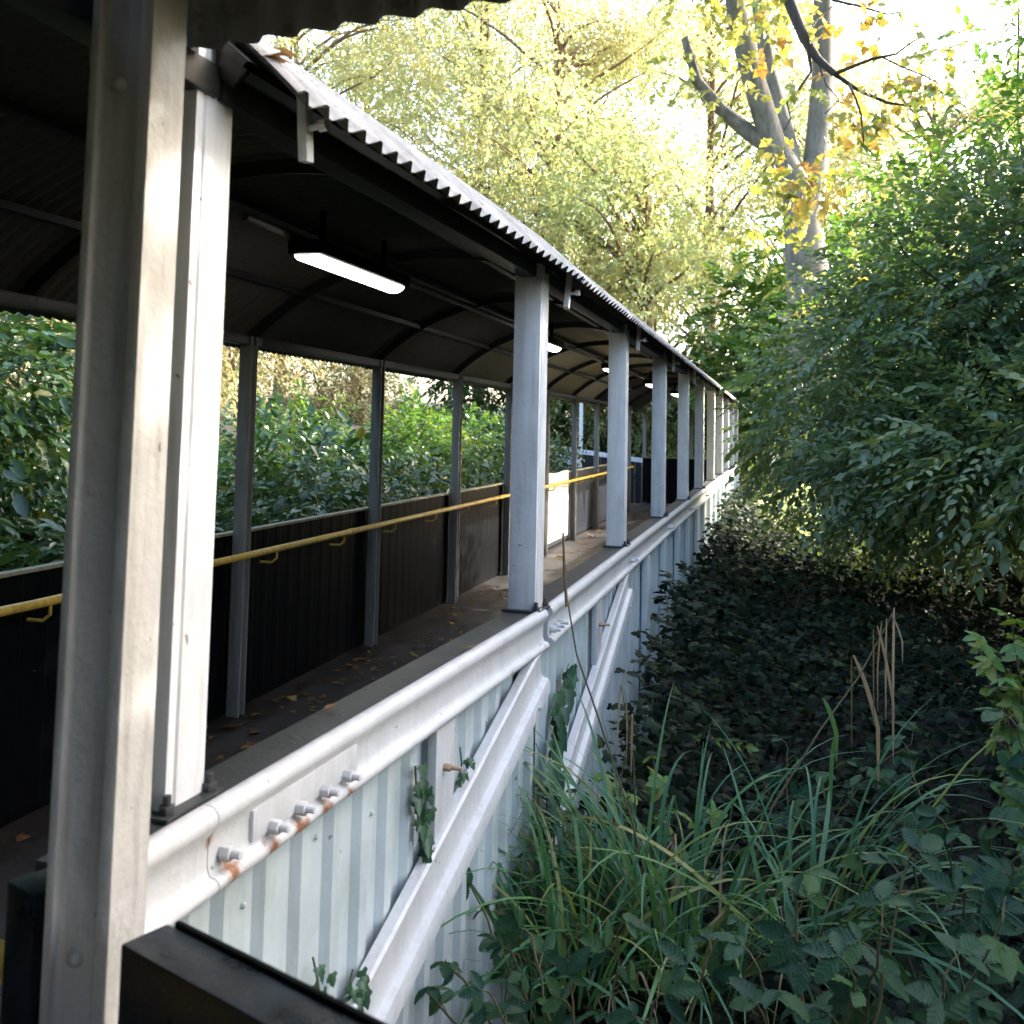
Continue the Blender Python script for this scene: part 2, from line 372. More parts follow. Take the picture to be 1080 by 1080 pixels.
# ------------------------------------------------------------------ ground
def gz(x, y):
    yk = [-60, 0, 2.5, 4, 6, 9, 14, 24, 60, 300]; zk = [-.7, -.62, -.5, -.36, -.08, .1, .3, .6, 1.2, 4]
    z = np.interp(y, yk, zk)
    z = z+np.clip(x-.5, 0, 30)*.10
    left = np.interp(-x, [3.1, 3.8, 6, 12, 60], [0, .35, .9, 1.6, 4.0])
    z = z+left
    z = z+.05*np.sin(x*1.7+y*.9)+.04*np.sin(y*2.3-x*.8)
    un = (x > -3.15) & (x < -.80+np.clip(y-3, 0, 1)*0) & (y < 20.5)
    far = (x > -14) & (x < -.3) & (y > 17) & (y < 27) & (x > -3.3-(y-17)*4)
    z = np.where(far, np.minimum(z, -.15+np.clip(-4-x, 0, 10)*.09), z)
    return np.where((x > -3.35-np.clip(y-3.09, 0, 30)*.047) & (x < -.86-np.clip(y-3.09, 0, 30)*.047) & (y < 20.8), np.minimum(z, -.22), z)
gx = np.concatenate([np.linspace(-200, -30, 12), np.linspace(-28, -5, 24), np.linspace(-4.5, 4, 60), np.linspace(4.5, 30, 26), np.linspace(40, 200, 10)])
gy = np.concatenate([np.linspace(-120, -10, 10), np.linspace(-8, 0, 10), np.linspace(.3, 24, 80), np.linspace(26, 60, 16), np.linspace(70, 300, 12)])
GX, GY = np.meshgrid(gx, gy); GZ = gz(GX, GY); nx, ny = len(gx), len(gy)
mb = MB(); mb.v = list(zip(GX.ravel().tolist(), GY.ravel().tolist(), GZ.ravel().tolist()))
mb.f = [(j*nx+i, j*nx+i+1, (j+1)*nx+i+1, (j+1)*nx+i) for j in range(ny-1) for i in range(nx-1)]
tag(mb.build('ground', M_ground, smooth=True, auto=60), kind='structure')

# ------------------------------------------------------------------ the covered footbridge
XR, XL, Y0, S, ZS = -.9194, -2.9341, 1.2929, 1.7912, .988
YB, ALPHA, RISE = Y0+S, .0464, .0065
PIV = -2.1
NB = 10                                   # bays
YEND = Y0+NB*S
M1 = Matrix.Identity(4)
M2 = Matrix.Translation((PIV, YB, 0)) @ Matrix.Rotation(ALPHA, 4, 'Z') @ Matrix.Rotation(RISE, 4, 'X') @ Matrix.Translation((-PIV, -YB, 0))
def MS(y): return M2 if y > YB+.02 else M1
def T(x, y, z): return Matrix.Translation((x, y, z))
bridge = tag(empty('covered_footbridge', (-1.93, Y0, 0)), 'long white covered footbridge with arched corrugated roof and black inner walls receding into trees', 'footbridge')

def hsec(wd, dp, tf, tw, flange='Y'):
    a, b = wd/2, dp/2
    if flange == 'Y':
        return [(-a,-b),(a,-b),(a,-b+tf),(tw,-b+tf),(tw,b-tf),(a,b-tf),(a,b),(-a,b),(-a,b-tf),(-tw,b-tf),(-tw,-b+tf),(-a,-b+tf)]
    return [(-a,-b),(-a+tf,-b),(-a+tf,-tw),(a-tf,-tw),(a-tf,-b),(a,-b),(a,b),(a-tf,b),(a-tf,tw),(-a+tf,tw),(-a+tf,b),(-a,b)]
def post_mesh(name, sec, h, mat, bev=.004):
    mb = MB(); mb.prism([(x, y, 0) for x, y in sec], (0, 0, 0), (0, 0, h)); return mb.mesh(name, mat, bevel=bev)
def gsec(wd, dp, g0_, g1_, gd):
    a, b = wd/2, dp/2      # box with a shallow groove down both side faces
    return [(-a,-b),(a,-b),(a,g0_),(a-gd,g0_+.002),(a-gd,g1_-.002),(a,g1_),(a,b),(-a,b),(-a,g1_),(-a+gd,g1_-.002),(-a+gd,g0_+.002),(-a,g0_)]
SEC = gsec(.088, .094, -.030, -.022, .005)
SECL = hsec(.072, .072, .012, .009, 'Y')
HP = 1.10
pm_r = post_mesh('post', SEC, HP, M_white); pm_l = post_mesh('post', SECL, 2.03, M_inpost); pm_r0 = post_mesh('post', SEC, 1.62, M_white)
bp = MB().box(-.062, .062, -.07, .07, 0, .007).mesh('base_plate', M_sill, bevel=.002)
def hexbolt(L=.03, r=.014):
    mb = MB(); pts = [(0, r*math.cos(k*math.pi/3), r*math.sin(k*math.pi/3)) for k in range(6)]
    mb.prism(pts, (0, 0, 0), (.017, 0, 0))
    mb.tube([(.010, 0, 0), (L, 0, 0)], r*.55, 8)
    return mb
bolt_w = hexbolt(.033, .0118).mesh('bolt', M_channel, bevel=.0015)
bolt_d = hexbolt(.02, .010)
bolt_up = MB(); bolt_up.prism([(.012*math.cos(k*math.pi/3), .012*math.sin(k*math.pi/3), 0) for k in range(6)], (0, 0, 0), (0, 0, .012)); bolt_up.tube([(0, 0, .008), (0, 0, .026)], .006, 8)
bolt_up = bolt_up.mesh('bolt', M_grime, bevel=.001)
for i in range(NB+1):
    y = Y0+i*S; M = MS(y)
    xr = XR-.026 if i == 0 else XR
    p = obj('post', pm_r0 if i == 0 else pm_r, bridge, M @ T(xr, y, ZS))
    b = obj('base_plate', bp, p, M @ T(xr+.004, y, ZS-.0035))
    obj('bolt', bolt_up, p, M @ T(xr+.050, y-.050, ZS+.003)); obj('bolt', bolt_up, p, M @ T(xr+.050, y+.052, ZS+.003))
for i in range(1, NB+1):
    y = Y0+i*S
    y -= (0, .27, .10, .06)[i] if i < 4 else 0
    p = obj('post', pm_l, bridge, MS(y) @ T(XL, y, 0))
for y in (Y0-.02,): obj('post', pm_l, bridge, T(XL, y, 0))

# deck
for (a, b, M) in ((-1.6, YB, M1), (YB, YEND+2.3, M2)):
    MB().box(-3.02, -.93, a, b, -.12, 0).build('deck', M_deck, bridge, M)
# left wall: ribbed black panels, one per bay
def ribbed(L, z0, z1, pitch=.1175, depth=.018, t=.0):
    """trapezoid ribs along +Y from 0..L at x=0, ribs proud towards +X"""
    mb = MB(); prof = []; y = 0
    while y < L-1e-4:
        for dy, dx in ((0, 0), (.50, 0), (.62, depth), (.90, depth)):
            yy = y+dy*pitch
            if yy < L: prof.append((dx, yy))
        y += pitch
    prof.append((prof[-1][0], L))
    n = len(prof)
    mb.add([(x, y_, z0) for x, y_ in prof]+[(x, y_, z1) for x, y_ in prof], [(k, k+1, n+k+1, n+k) for k in range(n-1)])
    return mb
lp_black = ribbed(S-.012, .03, .955, .15, .004).mesh('wall_panel', M_black)
lp_navy = ribbed(S-.012, .03, .955, .15, .004).mesh('wall_panel', M_navy)
capm = MB().box(-.022, .022, .003, S-.003, 0, .016).mesh('cap_strip', M_cap, bevel=.003)
back = MB().box(-.012, .0, 0, S, -.1, .955).mesh('backing_board', M_black)
for i in range(-2, NB+1):
    y = Y0+i*S; M = MS(y+.1)
    if i < NB:
        pn = obj('wall_panel', lp_navy if i >= 6 else lp_black, bridge, M @ T(-2.995, y+.006, 0))
        obj('backing_board', back, pn, M @ T(-3.0, y, 0))
        obj('cap_strip', capm, pn, M @ T(-2.99, y, .956))
# white board fixed to the left wall, in the sun
yb0, yb1 = Y0+5.06*S, Y0+6.86*S
wb = empty('white_board', (-3.3, yb0, .1))
tag(wb, 'peeling white board fixed on the black left wall, in the sun', 'board')
Lb = (yb1-yb0)/6
for k in range(6):
    MB().box(-.006, .006, .003, Lb-.003, 0, .88+.012*(k % 2)).build('plank', M_board, wb, M2 @ T(-2.964, yb0+k*Lb, .10), bevel=.002)
# yellow handrail
def rail_path(y0, y1, x, z, n):
    return [MS(y0+(y1-y0)*k/n) @ Vector((x, y0+(y1-y0)*k/n, z)) for k in range(n+1)]
hrm = MB().tube([Vector((-2.84, -1.4, .862)), Vector((-2.84, YB, .862))], .0185, 12).build('handrail', M_yellow, bridge, smooth=True)
hr2 = MB().tube([M2 @ Vector((-2.84, YB-.01, .862)), M2 @ Vector((-2.84, YEND-.1, .862))], .0185, 12).build('handrail', M_yellow, bridge, smooth=True)
hb = MB().tube([(0, 0, 0), (0, .0, -.045), (-.03, 0, -.07), (-.10, 0, -.07)], .007, 8).mesh('bracket', M_yellow, smooth=True)
hc = MB().tube([(0, -.016, 0), (0, .016, 0)], .0225, 12).mesh('collar', M_yellow, smooth=True)
for i in range(1, NB):
    for q in (0, .5):
        y = Y0+(i+q)*S+.12; h = hrm if y < YB else hr2
        obj('bracket', hb, h, MS(y) @ T(-2.84, y, .855))
        if q: obj('collar', hc, h, MS(y) @ T(-2.84, y+.1, .862))
# end wall across the far end
endw = ribbed(2.02, .03, .975, .15, .012).build('end_panel', M_black, bridge, M2 @ T(-.93, YEND+2.2, 0) @ Matrix.Rotation(math.pi/2, 4, 'Z'))
MB().box(-2.97, -.93, YEND+2.2, YEND+2.24, .976, .995).build('end_cap', M_cap, bridge, M2)
for x in (-2.93, -1.93): obj('end_post', pm_l, bridge, M2 @ T(x, YEND+2.29, 0))

# right side: sill, channel rail, cladding, stiffeners, diagonals
def chan_profile():
    pr = [(-.03, .0), (-.03, -.014)]
    return None
def channel(L, M, name='channel_rail'):
    # profile in (x outward, z) : rounded top bead, recessed web, rolled lower flange
    pr = []
    for k in range(9):
        th = math.pi-(k/8)*math.pi*1.15; pr.append((.0+.021*math.cos(th), -.019+.019*math.sin(th)))
    pr += [(.006, -.046), (.004, -.060), (.004, -.088), (.008, -.099)]
    for k in range(7):
        th = math.pi*.55-(k/6)*math.pi*1.05; pr.append((.013+.013*math.cos(th), -.113+.012*math.sin(th)))
    pr += [(-.006, -.125), (-.021, -.12)]
    mb = MB(); mb.prism([(x, 0, z) for x, z in pr], (0, 0, 0), (0, L, 0)); return mb
chm = channel(S-.004, None).mesh('channel_rail', M_channel, smooth=True, auto=50)
chm0 = channel(.22, None).mesh('channel_rail', M_channel, smooth=True, auto=50)
XO = -.862
sill = MB().box(-.965, -.866, .001, S-.001, -.02, 0).mesh('sill', M_sill, bevel=.003)
clad = ribbed(S-.008, -.55, .882, .1183, .016).mesh('cladding_panel', M_clad)
screw = MB().tube([(0, 0, 0), (.004, 0, 0), (.007, 0, 0)], [.0055, .005, .003], 6).mesh('screw', M_clad)
# splice plate with four bolts, lone bolts
splice = MB().box(0, .010, 0, .36, -.096, -.046).mesh('splice_plate', M_channel, bevel=.004)
stiff = MB().box(0, .022, -.06, .06, -.26, .0).mesh('stiffener_plate', M_channel, bevel=.003)
def diag():
    # rolled channel: broad web plate with raised lower flange, runs up to the right
    a = Vector((0, .03, .235)); b = Vector((0, S-.03, .815)); mb = MB()
    t = (b-a).normalized(); n_ = Vector((0, -t.z, t.y))
    pr = [(.000, .085), (.024, .085), (.030, .079), (.030, .070), (.014, .062), (.012, -.02), (.016, -.03), (.034, -.036), (.038, -.046), (.038, -.080), (.030, -.088), (.0, -.088)]
    mb.prism([Vector((x, 0, 0))+n_*z for x, z in pr], a, b); return mb
dg = diag().mesh('diagonal_brace', M_channel, smooth=True, auto=35)
rbolt = hexbolt(.045, .010).mesh('bolt', paint('rusty_bolt', (.42, .30, .2), rust_amt=1, dirt_amt=.6), bevel=.001)
for i in range(0, NB+1):
    y = Y0+i*S; M = MS(y+.1)
    if i == 0:
        r0 = obj('channel_rail', chm0, bridge, T(XO, Y0-.222, ZS+.004))
        obj('sill', MB().box(-.965, -.866, 0, .22, -.02, 0).mesh('sill', M_sill), bridge, T(0, Y0-.221, ZS-.004))
    if i == NB: break
    r = obj('channel_rail', chm, bridge, M @ T(XO, y, ZS+.004))
    obj('sill', sill, bridge, M @ T(0, y, ZS-.004))
    c = obj('cladding_panel', clad, bridge, M @ T(-.893, y+.004, 0))
    if i < 3:
        for k in range(1, 15):
            if k % 2: obj('screw', screw, c, M @ T(-.8925, y+.004+.1183*k+.03, .80-.02*(k % 3)))
            if k % 2: obj('screw', screw, c, M @ T(-.8925, y+.004+.1183*k+.03, .42))
    if i == 0:
        sp = obj('splice_plate', splice, r, T(XO+.002, 1.40, ZS+.006))
        for k in range(4): obj('bolt', bolt_w, sp, T(XO+.012, 1.452+.085*k, ZS-.082) @ Matrix.Rotation(.3*k, 4, 'X'))
        obj('bolt', bolt_w, r, T(XO+.006, 1.325, ZS-.075))
    else:
        for k in range(3 if i % 2 else 2): obj('bolt', bolt_w, r, M @ T(XO+.008, y+.03+.06*k, ZS-.075))
    if i < 2:
        d = obj('diagonal_brace', dg, bridge, M @ T(-.868, y, 0))
        st = obj('stiffener_plate', stiff, bridge, M @ T(-.874, y+.525*S, .868))
        obj('bolt', rbolt, st, M @ T(-.852, y+.525*S-.01, .765))
        obj('bolt', bolt_w, d, M @ T(-.852, y+S-.14, .72))
    else:
        for q, wd in ((.38, .06), (.86, .05)):
            MB().box(0, .035, -wd, wd, -1.3, 0).build('stanchion', M_clad, bridge, M @ T(-.874, y+q*S, .868), bevel=.004)
# cladding panel before the first bay (behind the near beam)
obj('cladding_panel', ribbed(.2, -.55, .882, .1183, .016).mesh('cladding_panel', M_clad), bridge, T(-.893, Y0-.204, 0))

# roof: arched corrugated sheets, one set per bay; ribs at each post pair
ER, EL = (-.76, 2.044), (-3.08, 1.975)
RIDGE = .46
def arch(t, off=0.0):
    """t 0..1 from right eave to left eave -> x, z (steep at the eaves)"""
    A_ = R(47); cx = (ER[0]+EL[0])/2; hw = (ER[0]-EL[0])/2; Rr = hw/math.sin(A_)
    a = A_*(1-2*t)
    x = cx+(Rr+off)*math.sin(a)
    z = ER[1]+(EL[1]-ER[1])*t+(Rr+off)*math.cos(a)-Rr*math.cos(A_)
    return x, z
NA = 40
TS = [.5-.5*math.cos(math.pi*k/NA) if False else k/NA for k in range(NA+1)]
def sheet(L, pitch=.066, amp=.0095, seg=6, base=0.0, t0=0.0):
    mb = MB(); nw = int(round(L/pitch*seg)); rows = []
    for j in range(nw+1):
        y = L*j/nw; o = base+amp*math.sin(2*math.pi*y/pitch)
        rows.append([(arch(t, o)[0], y, arch(t, o)[1]) for t in [t0+(1-t0)*q for q in TS]])
    for r_ in rows: mb.v += r_
    k = NA+1
    mb.f = [(j*k+i, j*k+i+1, (j+1)*k+i+1, (j+1)*k+i) for j in range(nw) for i in range(NA)]
    return mb
def sheet_mesh(L, t0=0.0):
    me = sheet(L, t0=t0).mesh('corrugated_sheet', M_roof, smooth=True, auto=80)
    return me
roof = empty('roof', (-1.93, Y0, 2.0)); roof.parent = bridge; roof.matrix_parent_inverse = WM[bridge].inverted()
shm = sheet_mesh(S+.05)
lining = {}
def lining_mesh(L):
    if L not in lining: lining[L] = sheet(L, base=-.004, seg=4, t0=.16 if L == 1.55 else 0).mesh('sheet_underside', M_ceil, smooth=True, auto=80)
    return lining[L]
M_bounce_cream = paint('bounce_cream_ceiling', (.46, .41, .29), dirt=(.20, .17, .11), dirt_amt=.5, rough=.6)  # paler cream for some bays, with bounced sunlight put into the colour
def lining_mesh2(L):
    if 'c' not in lining: lining['c'] = sheet(L, base=-.004, seg=4).mesh('sheet_underside', M_bounce_cream, smooth=True, auto=80)
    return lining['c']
rs_ = random.Random(3)
for i in range(-1, NB+1):
    y = Y0+i*S
    if i == -1: me_, yy = sheet_mesh(1.55, .16), Y0-1.55
    else: me_, yy = shm, y
    if i == NB: me_, yy = sheet_mesh(2.4), y
    Msh = MS(y+.1) @ T(rs_.uniform(-.004, .004), yy, rs_.uniform(-.006, .006)) @ Matrix.Rotation(rs_.uniform(-.002, .002), 4, 'Z')
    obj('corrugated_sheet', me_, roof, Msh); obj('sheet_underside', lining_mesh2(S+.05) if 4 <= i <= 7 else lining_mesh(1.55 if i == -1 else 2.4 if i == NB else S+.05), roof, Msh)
def ribm():
    mb = MB(); ts = [.035+.93*k/28 for k in range(29)]
    for wd, o0, o1 in ((.018, -.016, -.03), (.005, -.03, -.065)):
        vs_, fs_ = [], []
        for t in ts:
            for yy, o in ((-wd, o0), (wd, o0), (wd, o1), (-wd, o1)):
                x, z = arch(t, o); vs_.append((x, yy, z))
        for k in range(len(ts)-1):
            for j in range(4): fs_.append((k*4+j, k*4+(j+1) % 4, k*4+4+(j+1) % 4, k*4+4+j))
        mb.add(vs_, fs_)
    return mb.mesh('rib', M_rib, smooth=True, auto=40)
rib = ribm()
for i in range(-1, NB+1):
    y = Y0+i*S; obj('rib', rib, roof, MS(y) @ T(0, y, 0))
for i in range(-1, NB+1):
    y = Y0+i*S; M = MS(y+.1)
    for x, z in ((XR, 2.045), (XL, 1.98)):
        MB().box(x-.028, x+.028, y+.002, y+S-.002, z, z+.05).build('wall_plate', M_rib, roof, M, bevel=.004)
    if i < NB:
        for t in (.22, .40, .62, .80):
            x, z = arch(t, -.03); MB().box(x-.02, x+.02, y+.01, y+S-.01, z-.02, z+.008).build('purlin', M_rib, roof, M)
# conduit
for i in range(1, NB):
    y = Y0+i*S
    MB().tube([(-2.0, y, 2.30), (-2.0, y+S, 2.30)], .016, 8).build('conduit', M_ceil, roof, MS(y+.1), smooth=True)
# hanging clamp brackets on the right eave
def clamp(M):
    mb = MB(); mb.box(-.006, .012, -.012, .012, -.085, .05); c = mb.build('clamp_bracket', M_white, roof, M, bevel=.002)
    obj('bolt', MB().tube([(.0, 0, -.03), (.032, 0, -.026)], .006, 8).tube([(.030, 0, -.026), (.044, 0, -.0245)], .011, 8).mesh('bolt', M_white, smooth=True), c, M)
clamp(T(-.845, 1.46, 2.075) @ Matrix.Rotation(.12, 4, 'X'))
for i in (1, 2, 3, 4): 
    y = Y0+i*S+.16; clamp(MS(y) @ T(-.845, y, 2.05) @ Matrix.Rotation(-.35, 4, 'X'))

# strip lights hung under the ridge
M_tube, t_, n_, l_, p_ = newmat('lit_diffuser')
p_.inputs['Emission Color'].default_value = (1, .93, .88, 1); p_.inputs['Emission Strength'].default_value = 1.6; p_.inputs['Base Color'].default_value = (.8, .8, .8, 1)
ords = ['nearest', 'second', 'third', 'fourth', 'farthest']
for k in range(5):
    y = 3.42+k*2*S; M = MS(y)
    li = empty('strip_light', M @ Vector((-1.93, y, 2.2)))
    tag(li, ['lit white strip light under the dark ceiling, the nearest one', 'lit strip light just right of the middle white post', 'lit strip light deep inside the footbridge, third from the front', 'small lit strip light deep inside the footbridge, fourth from the front', 'farthest tiny strip light at the end of the footbridge'][k], 'light', 'strip lights along the footbridge ceiling')
    pr = [(.055*math.cos(a), 0, .030*math.sin(a)) for a in [math.pi+math.pi*j/8 for j in range(9)]]
    MB().prism(pr, (0, .02, 0), (0, .93, 0)).build('diffuser', M_tube, li, M @ T(-1.93, y, 2.222), smooth=True)
    MB().box(-.075, .075, 0, .95, .0, .055).build('housing', M_black, li, M @ T(-1.93, y, 2.2235), bevel=.006)
    for q in (.15, .8): MB().box(-.012, .012, q-.008, q+.008, .0555, .20).build('hanger', M_black, li, M @ T(-1.93, y, 2.2235), bevel=.004)
y = 10.1; M = MS(y)
bl = empty('bulkhead_lamp', M @ Vector((-1.75, y, 2.2)))
tag(bl, 'small round black lamp with a lit glass under the ceiling', 'lamp')
MB().tube([(0, 0, .26), (0, 0, .12), (0, 0, .10), (0, 0, .03)], [.02, .02, .07, .075], 14).build('lamp_body', M_black, bl, M @ T(-1.72, y, 2.1), smooth=True)
MB().tube([(0, 0, .03), (0, 0, .005), (0, 0, -.012)], [.055, .05, .02], 14).build('lamp_glass', M_tube, bl, M @ T(-1.72, y, 2.1), smooth=True)

# ------------------------------------------------------------------ the near walkway the photograph is taken from
def PZ(px, py, z):
    d = fw+rt*((px-540)/FPX)-up*((py-CY)/FPX); t = (z-CZ)/d.z; return Vector((d.x*t, d.y*t, z))
walk = tag(empty('near_walkway', (-.8, 1.0, 0)), 'near covered walkway corner with big cream post and black rail beam', 'walkway')
RW = Matrix.Translation((-.824, 1.018, 0)) @ Matrix.Rotation(R(8), 4, 'Z')
p1m = post_mesh('post', [(-.041,-.041),(-.030,-.041),(-.026,-.034),(.020,-.034),(.024,-.041),(.041,-.041),(.041,.041),(-.041,.041)], 2.75, M_post1, .003)
p1 = obj('post', p1m, walk, RW)
# domed rivets on the post
def dome(r):
    mb = MB(); pts = [(0, 0, 0)]
    mb.tube([(0, 0, 0), (0, -.003, 0), (0, -.0065, 0), (0, -.008, 0)], [r, r*.92, r*.55, r*.1], 12); return mb.mesh('rivet', M_post1, smooth=True, auto=70)
dm = dome(.0105)
for z in (.93, 1.955): obj('rivet', dm, p1, RW @ T(-.004, -.034, z))
BA = R(-18.5)
BM = Matrix.Translation((-.944, 1.001, 0)) @ Matrix.Rotation(BA, 4, 'Z')   # local x runs along the beam to the right
ctr = BM.inverted() @ Vector((-.824, 1.018, 0))
MB().box(0, ctr.x-.045, .002, .062, .80, .99).build('rail_beam', M_beam, walk, BM, bevel=.004)
bcor = BM.inverted() @ PZ(127, 995, .985)
bmr = MB().box(bcor.x, 2.6, min(bcor.y, .01), .066, .80, .985).build('rail_beam', M_beam, walk, BM, bevel=.004)
MB().box(bcor.x+.012, 2.6, .0665, .0735, .93, .9895).build('beam_lip', M_black, bmr, BM, bevel=.002)
wp = ribbed(2.5, 0, .80, .15, .012).build('wall_panel', M_black, walk, BM @ T(0, .04, 0) @ Matrix.Rotation(-math.pi/2, 4, 'Z'))
MB().tube([(.0, -.10, .885), (2.4, -.10, .885)], .018, 12).build('handrail', M_yellow, walk, BM @ T(-.02, 0, 0), smooth=True)
ha, hb_ = PZ(-120, 982, .88), PZ(18, 1013, .88)
hl_ = MB().tube([ha, hb_, hb_+(hb_-ha).normalized()*.012], [.0175, .0175, .004], 12).build('handrail', M_yellow, walk, smooth=True)
hm = ha.lerp(hb_, .8); bq = Vector((hm.x+.02, hm.y+.085, .87))
MB().tube([hm, Vector((hm.x, hm.y, .845)), Vector((bq.x, bq.y, .845))], .006, 8).build('bracket', M_yellow, hl_, smooth=True)
MB().box(-.95, 2.6, -2.2, .05, -.12, -.004).build('deck', M_deck, walk, BM)
MB().box(-.3, 2.6, -2.25, -2.2, 0, .95).build('wall_panel', M_black, walk, BM)
for x in (-.2, 1.2, 2.55): obj('post', p1m, walk, BM @ T(x, -2.2, 0))
obj('post', p1m, walk, BM @ T(2.5, .03, 0))
# its roof: eave runs over the beam
EA = R(-7)
e0, e1 = PZ(262, 44, 2.102), PZ(545, -2, 2.102); EA = math.atan2(e1.y-e0.y, e1.x-e0.x)
EM = Matrix.Translation((e0.x, e0.y, 0)) @ Matrix.Rotation(EA, 4, 'Z')
mb = MB(); Lr = 3.2; pitch = .066; seg = 8; nw = int(Lr/pitch*seg); NA2 = 24
for j in range(nw+1):
    x = -.30+(Lr+.3)*j/nw; o = .0105*math.sin(2*math.pi*x/pitch+1)
    for i in range(NA2+1):
        t = i/NA2; th = math.pi*t; c = math.cos(th)
        mb.v.append((x, -1.15+(1.15+o)*math.copysign(abs(c)**.9, c), 2.102+(.5+o)*math.sin(th)**.8))
k = NA2+1
mb.f = [(j*k+i, j*k+i+1, (j+1)*k+i+1, (j+1)*k+i) for j in range(nw) for i in range(NA2)]
mb.build('corrugated_sheet', M_roof, walk, EM, smooth=True, auto=80)
MB().box(.02, 3.0, -.26, -.2, 2.10, 2.17).build('wall_plate', M_rib, walk, EM, bevel=.004)

# ------------------------------------------------------------------ far ramp turning left behind the end wall
ramp_ = tag(empty('far_ramp', (-5.2, 22, 0)), 'far roofed ramp of the bridge rising to the left behind the yellow handrail', 'ramp')
def ry(x): return 1.08+(-4.4-x)*.115
for k in range(2):
    x1 = -3.6-k*1.7; x0 = x1-1.69
    mb = MB()
    mb.add([(x0, 21.9, ry(x0)-.9), (x1, 21.9, ry(x1)-.9), (x1, 21.9, ry(x1)-.03), (x0, 21.9, ry(x0)-.03)], [(0, 1, 2, 3)])
    n_ = 11; mb = MB()
    for j in range(n_):
        a = x0+(x1-x0)*j/n_; b = x0+(x1-x0)*(j+.85)/n_; d_ = 21.9-(.015 if j % 2 else 0)
        mb.add([(a, d_, ry(a)-.95), (b, d_, ry(b)-.95), (b, d_, ry(b)-.03), (a, d_, ry(a)-.03), (a, d_+.03, ry(a)-.95), (b, d_+.03, ry(b)-.95), (b, d_+.03, ry(b)-.03), (a, d_+.03, ry(a)-.03)], [(0,1,2,3),(7,6,5,4),(0,4,5,1),(1,5,6,2),(2,6,7,3),(3,7,4,0)])
    mb.build('wall_panel', M_navy if k == 0 else M_clad, ramp_)
    MB().add([(x, y_, ry(x)+dz) for x in (x0, x1) for y_, dz in ((21.86, -.05), (21.96, -.05), (21.96, .05), (21.86, .05))], [(0,1,2,3),(7,6,5,4),(0,4,5,1),(1,5,6,2),(2,6,7,3),(3,7,4,0)]).build('rail', M_white, ramp_)
    MB().box(x1-.05, x1+.03, 21.87, 21.95, ry(x1)-.9, ry(x1)+1.35).build('post', M_white, ramp_, bevel=.004)
    mb = MB()
    for j in range(25):
        x = x0+(x1-x0)*j/24; o = .012*math.sin(j*math.pi/2)
        for i in range(13):
            t = i/12; th = math.pi*t; c = math.cos(th)
            mb.v.append((x, 23-(1.25+o)*math.copysign(abs(c)**.9, c), ry(x)*.5+1.84+(.45+o)*math.sin(th)**.8))
    mb.f = [(j*13+i, j*13+i+1, (j+1)*13+i+1, (j+1)*13+i) for j in range(24) for i in range(12)]
    mb.build('corrugated_sheet', M_roof, ramp_, smooth=True, auto=80)

# ------------------------------------------------------------------ vegetation
def shrub(name, label, cat, base, lumps, dens, m, leaf, mat, shape=SH_SIMPLE, stems=7, twl=.45, droop=.3, group=None, shell=.45, bark=None, stem_r=.035, rscale=1.0):
    root = tag(empty(name, base), label, cat, group)
    tp, td, lr = lumps_twigs(lumps, dens, shell)
    p, d, n_, s, ti = sprays(tp, td, m, twl, leaf, droop)
    rnd = np.clip(.25*lr[ti]+.40*rng.random(len(p))+.25*rng.random(len(tp))[ti]+np.where(rng.random(len(p)) < .02, .5, 0), 0, 1)*rscale; s = s*(.6+.8*rng.random(len(tp))[ti])
    keep = p[:, 2] > gz(p[:, 0], p[:, 1])+.02
    obj('crown', cloud_mesh('crown', p[keep], d[keep], n_[keep], s[keep], shape, mat, rnd[keep]), root)
    paths = []
    for k in range(min(stems, len(lumps)*2)):
        c, r, q = lumps[k % len(lumps)]; c = Vector(c)
        b = Vector(base)+Vector((random.uniform(-.25, .25), random.uniform(-.25, .25), -.1))
        paths.append((limb(b, c+Vector((0, 0, random.uniform(-.2, .4))), .05), stem_r, stem_r*.4))
        for q_ in range(3):
            rr = r if not hasattr(r, '__len__') else min(r)
            e = c+Vector((random.uniform(-1, 1), random.uniform(-1, 1), random.uniform(-.5, 1)))*rr*.8
            paths.append((limb(c, e, .05, k=5), stem_r*.4, stem_r*.12))
    obj('stem', tubes_mesh('stem', paths, bark or M_barkdark), root)
    return root
g0 = lambda x, y: float(gz(np.array(x), np.array(y)))

# big dark shrub on the right
big = [((.35, 9.6, 2.15), (.95, 1.2, .8), 1), ((.0, 10.4, 1.75), (.75, 1.0, .7), 1), ((1.3, 9.2, 2.5), 1.3, 1), ((1.0, 9.8, 2.8), (1.1, 1.2, .8), 1), ((2.0, 9.0, 2.9), (1.2, 1.2, .9), 1),
       ((1.5, 8.2, 1.75), (1.1, 1.0, .7), 1), ((2.6, 8.6, 2.6), 1.5, .8), ((.75, 9.0, 1.5), (.8, .9, .5), 1), ((3.2, 9.2, 3.2), 1.3, .7), ((1.0, 11.2, 2.2), 1.2, .8), ((.55, 9.9, 1.2), (.7, .9, .45), 1), ((.6, 8.3, 1.35), (.7, .7, .4), .9), ((1.3, 7.2, 1.45), (.8, .8, .45), .9), ((1.9, 6.4, 1.5), (.7, .7, .45), .9), ((.75, 10.4, .8), (1.0, .8, .6), .8), ((1.9, 9.4, 1.0), (1.2, .8, .7), .7)]
shrub('dark_shrub', 'huge dense dark green shrub filling the right side', 'shrub', (1.9, 9.6, g0(1.9, 9.6)), big, 430, 13, .078, L_shrub, stems=14, twl=.5, droop=.35)
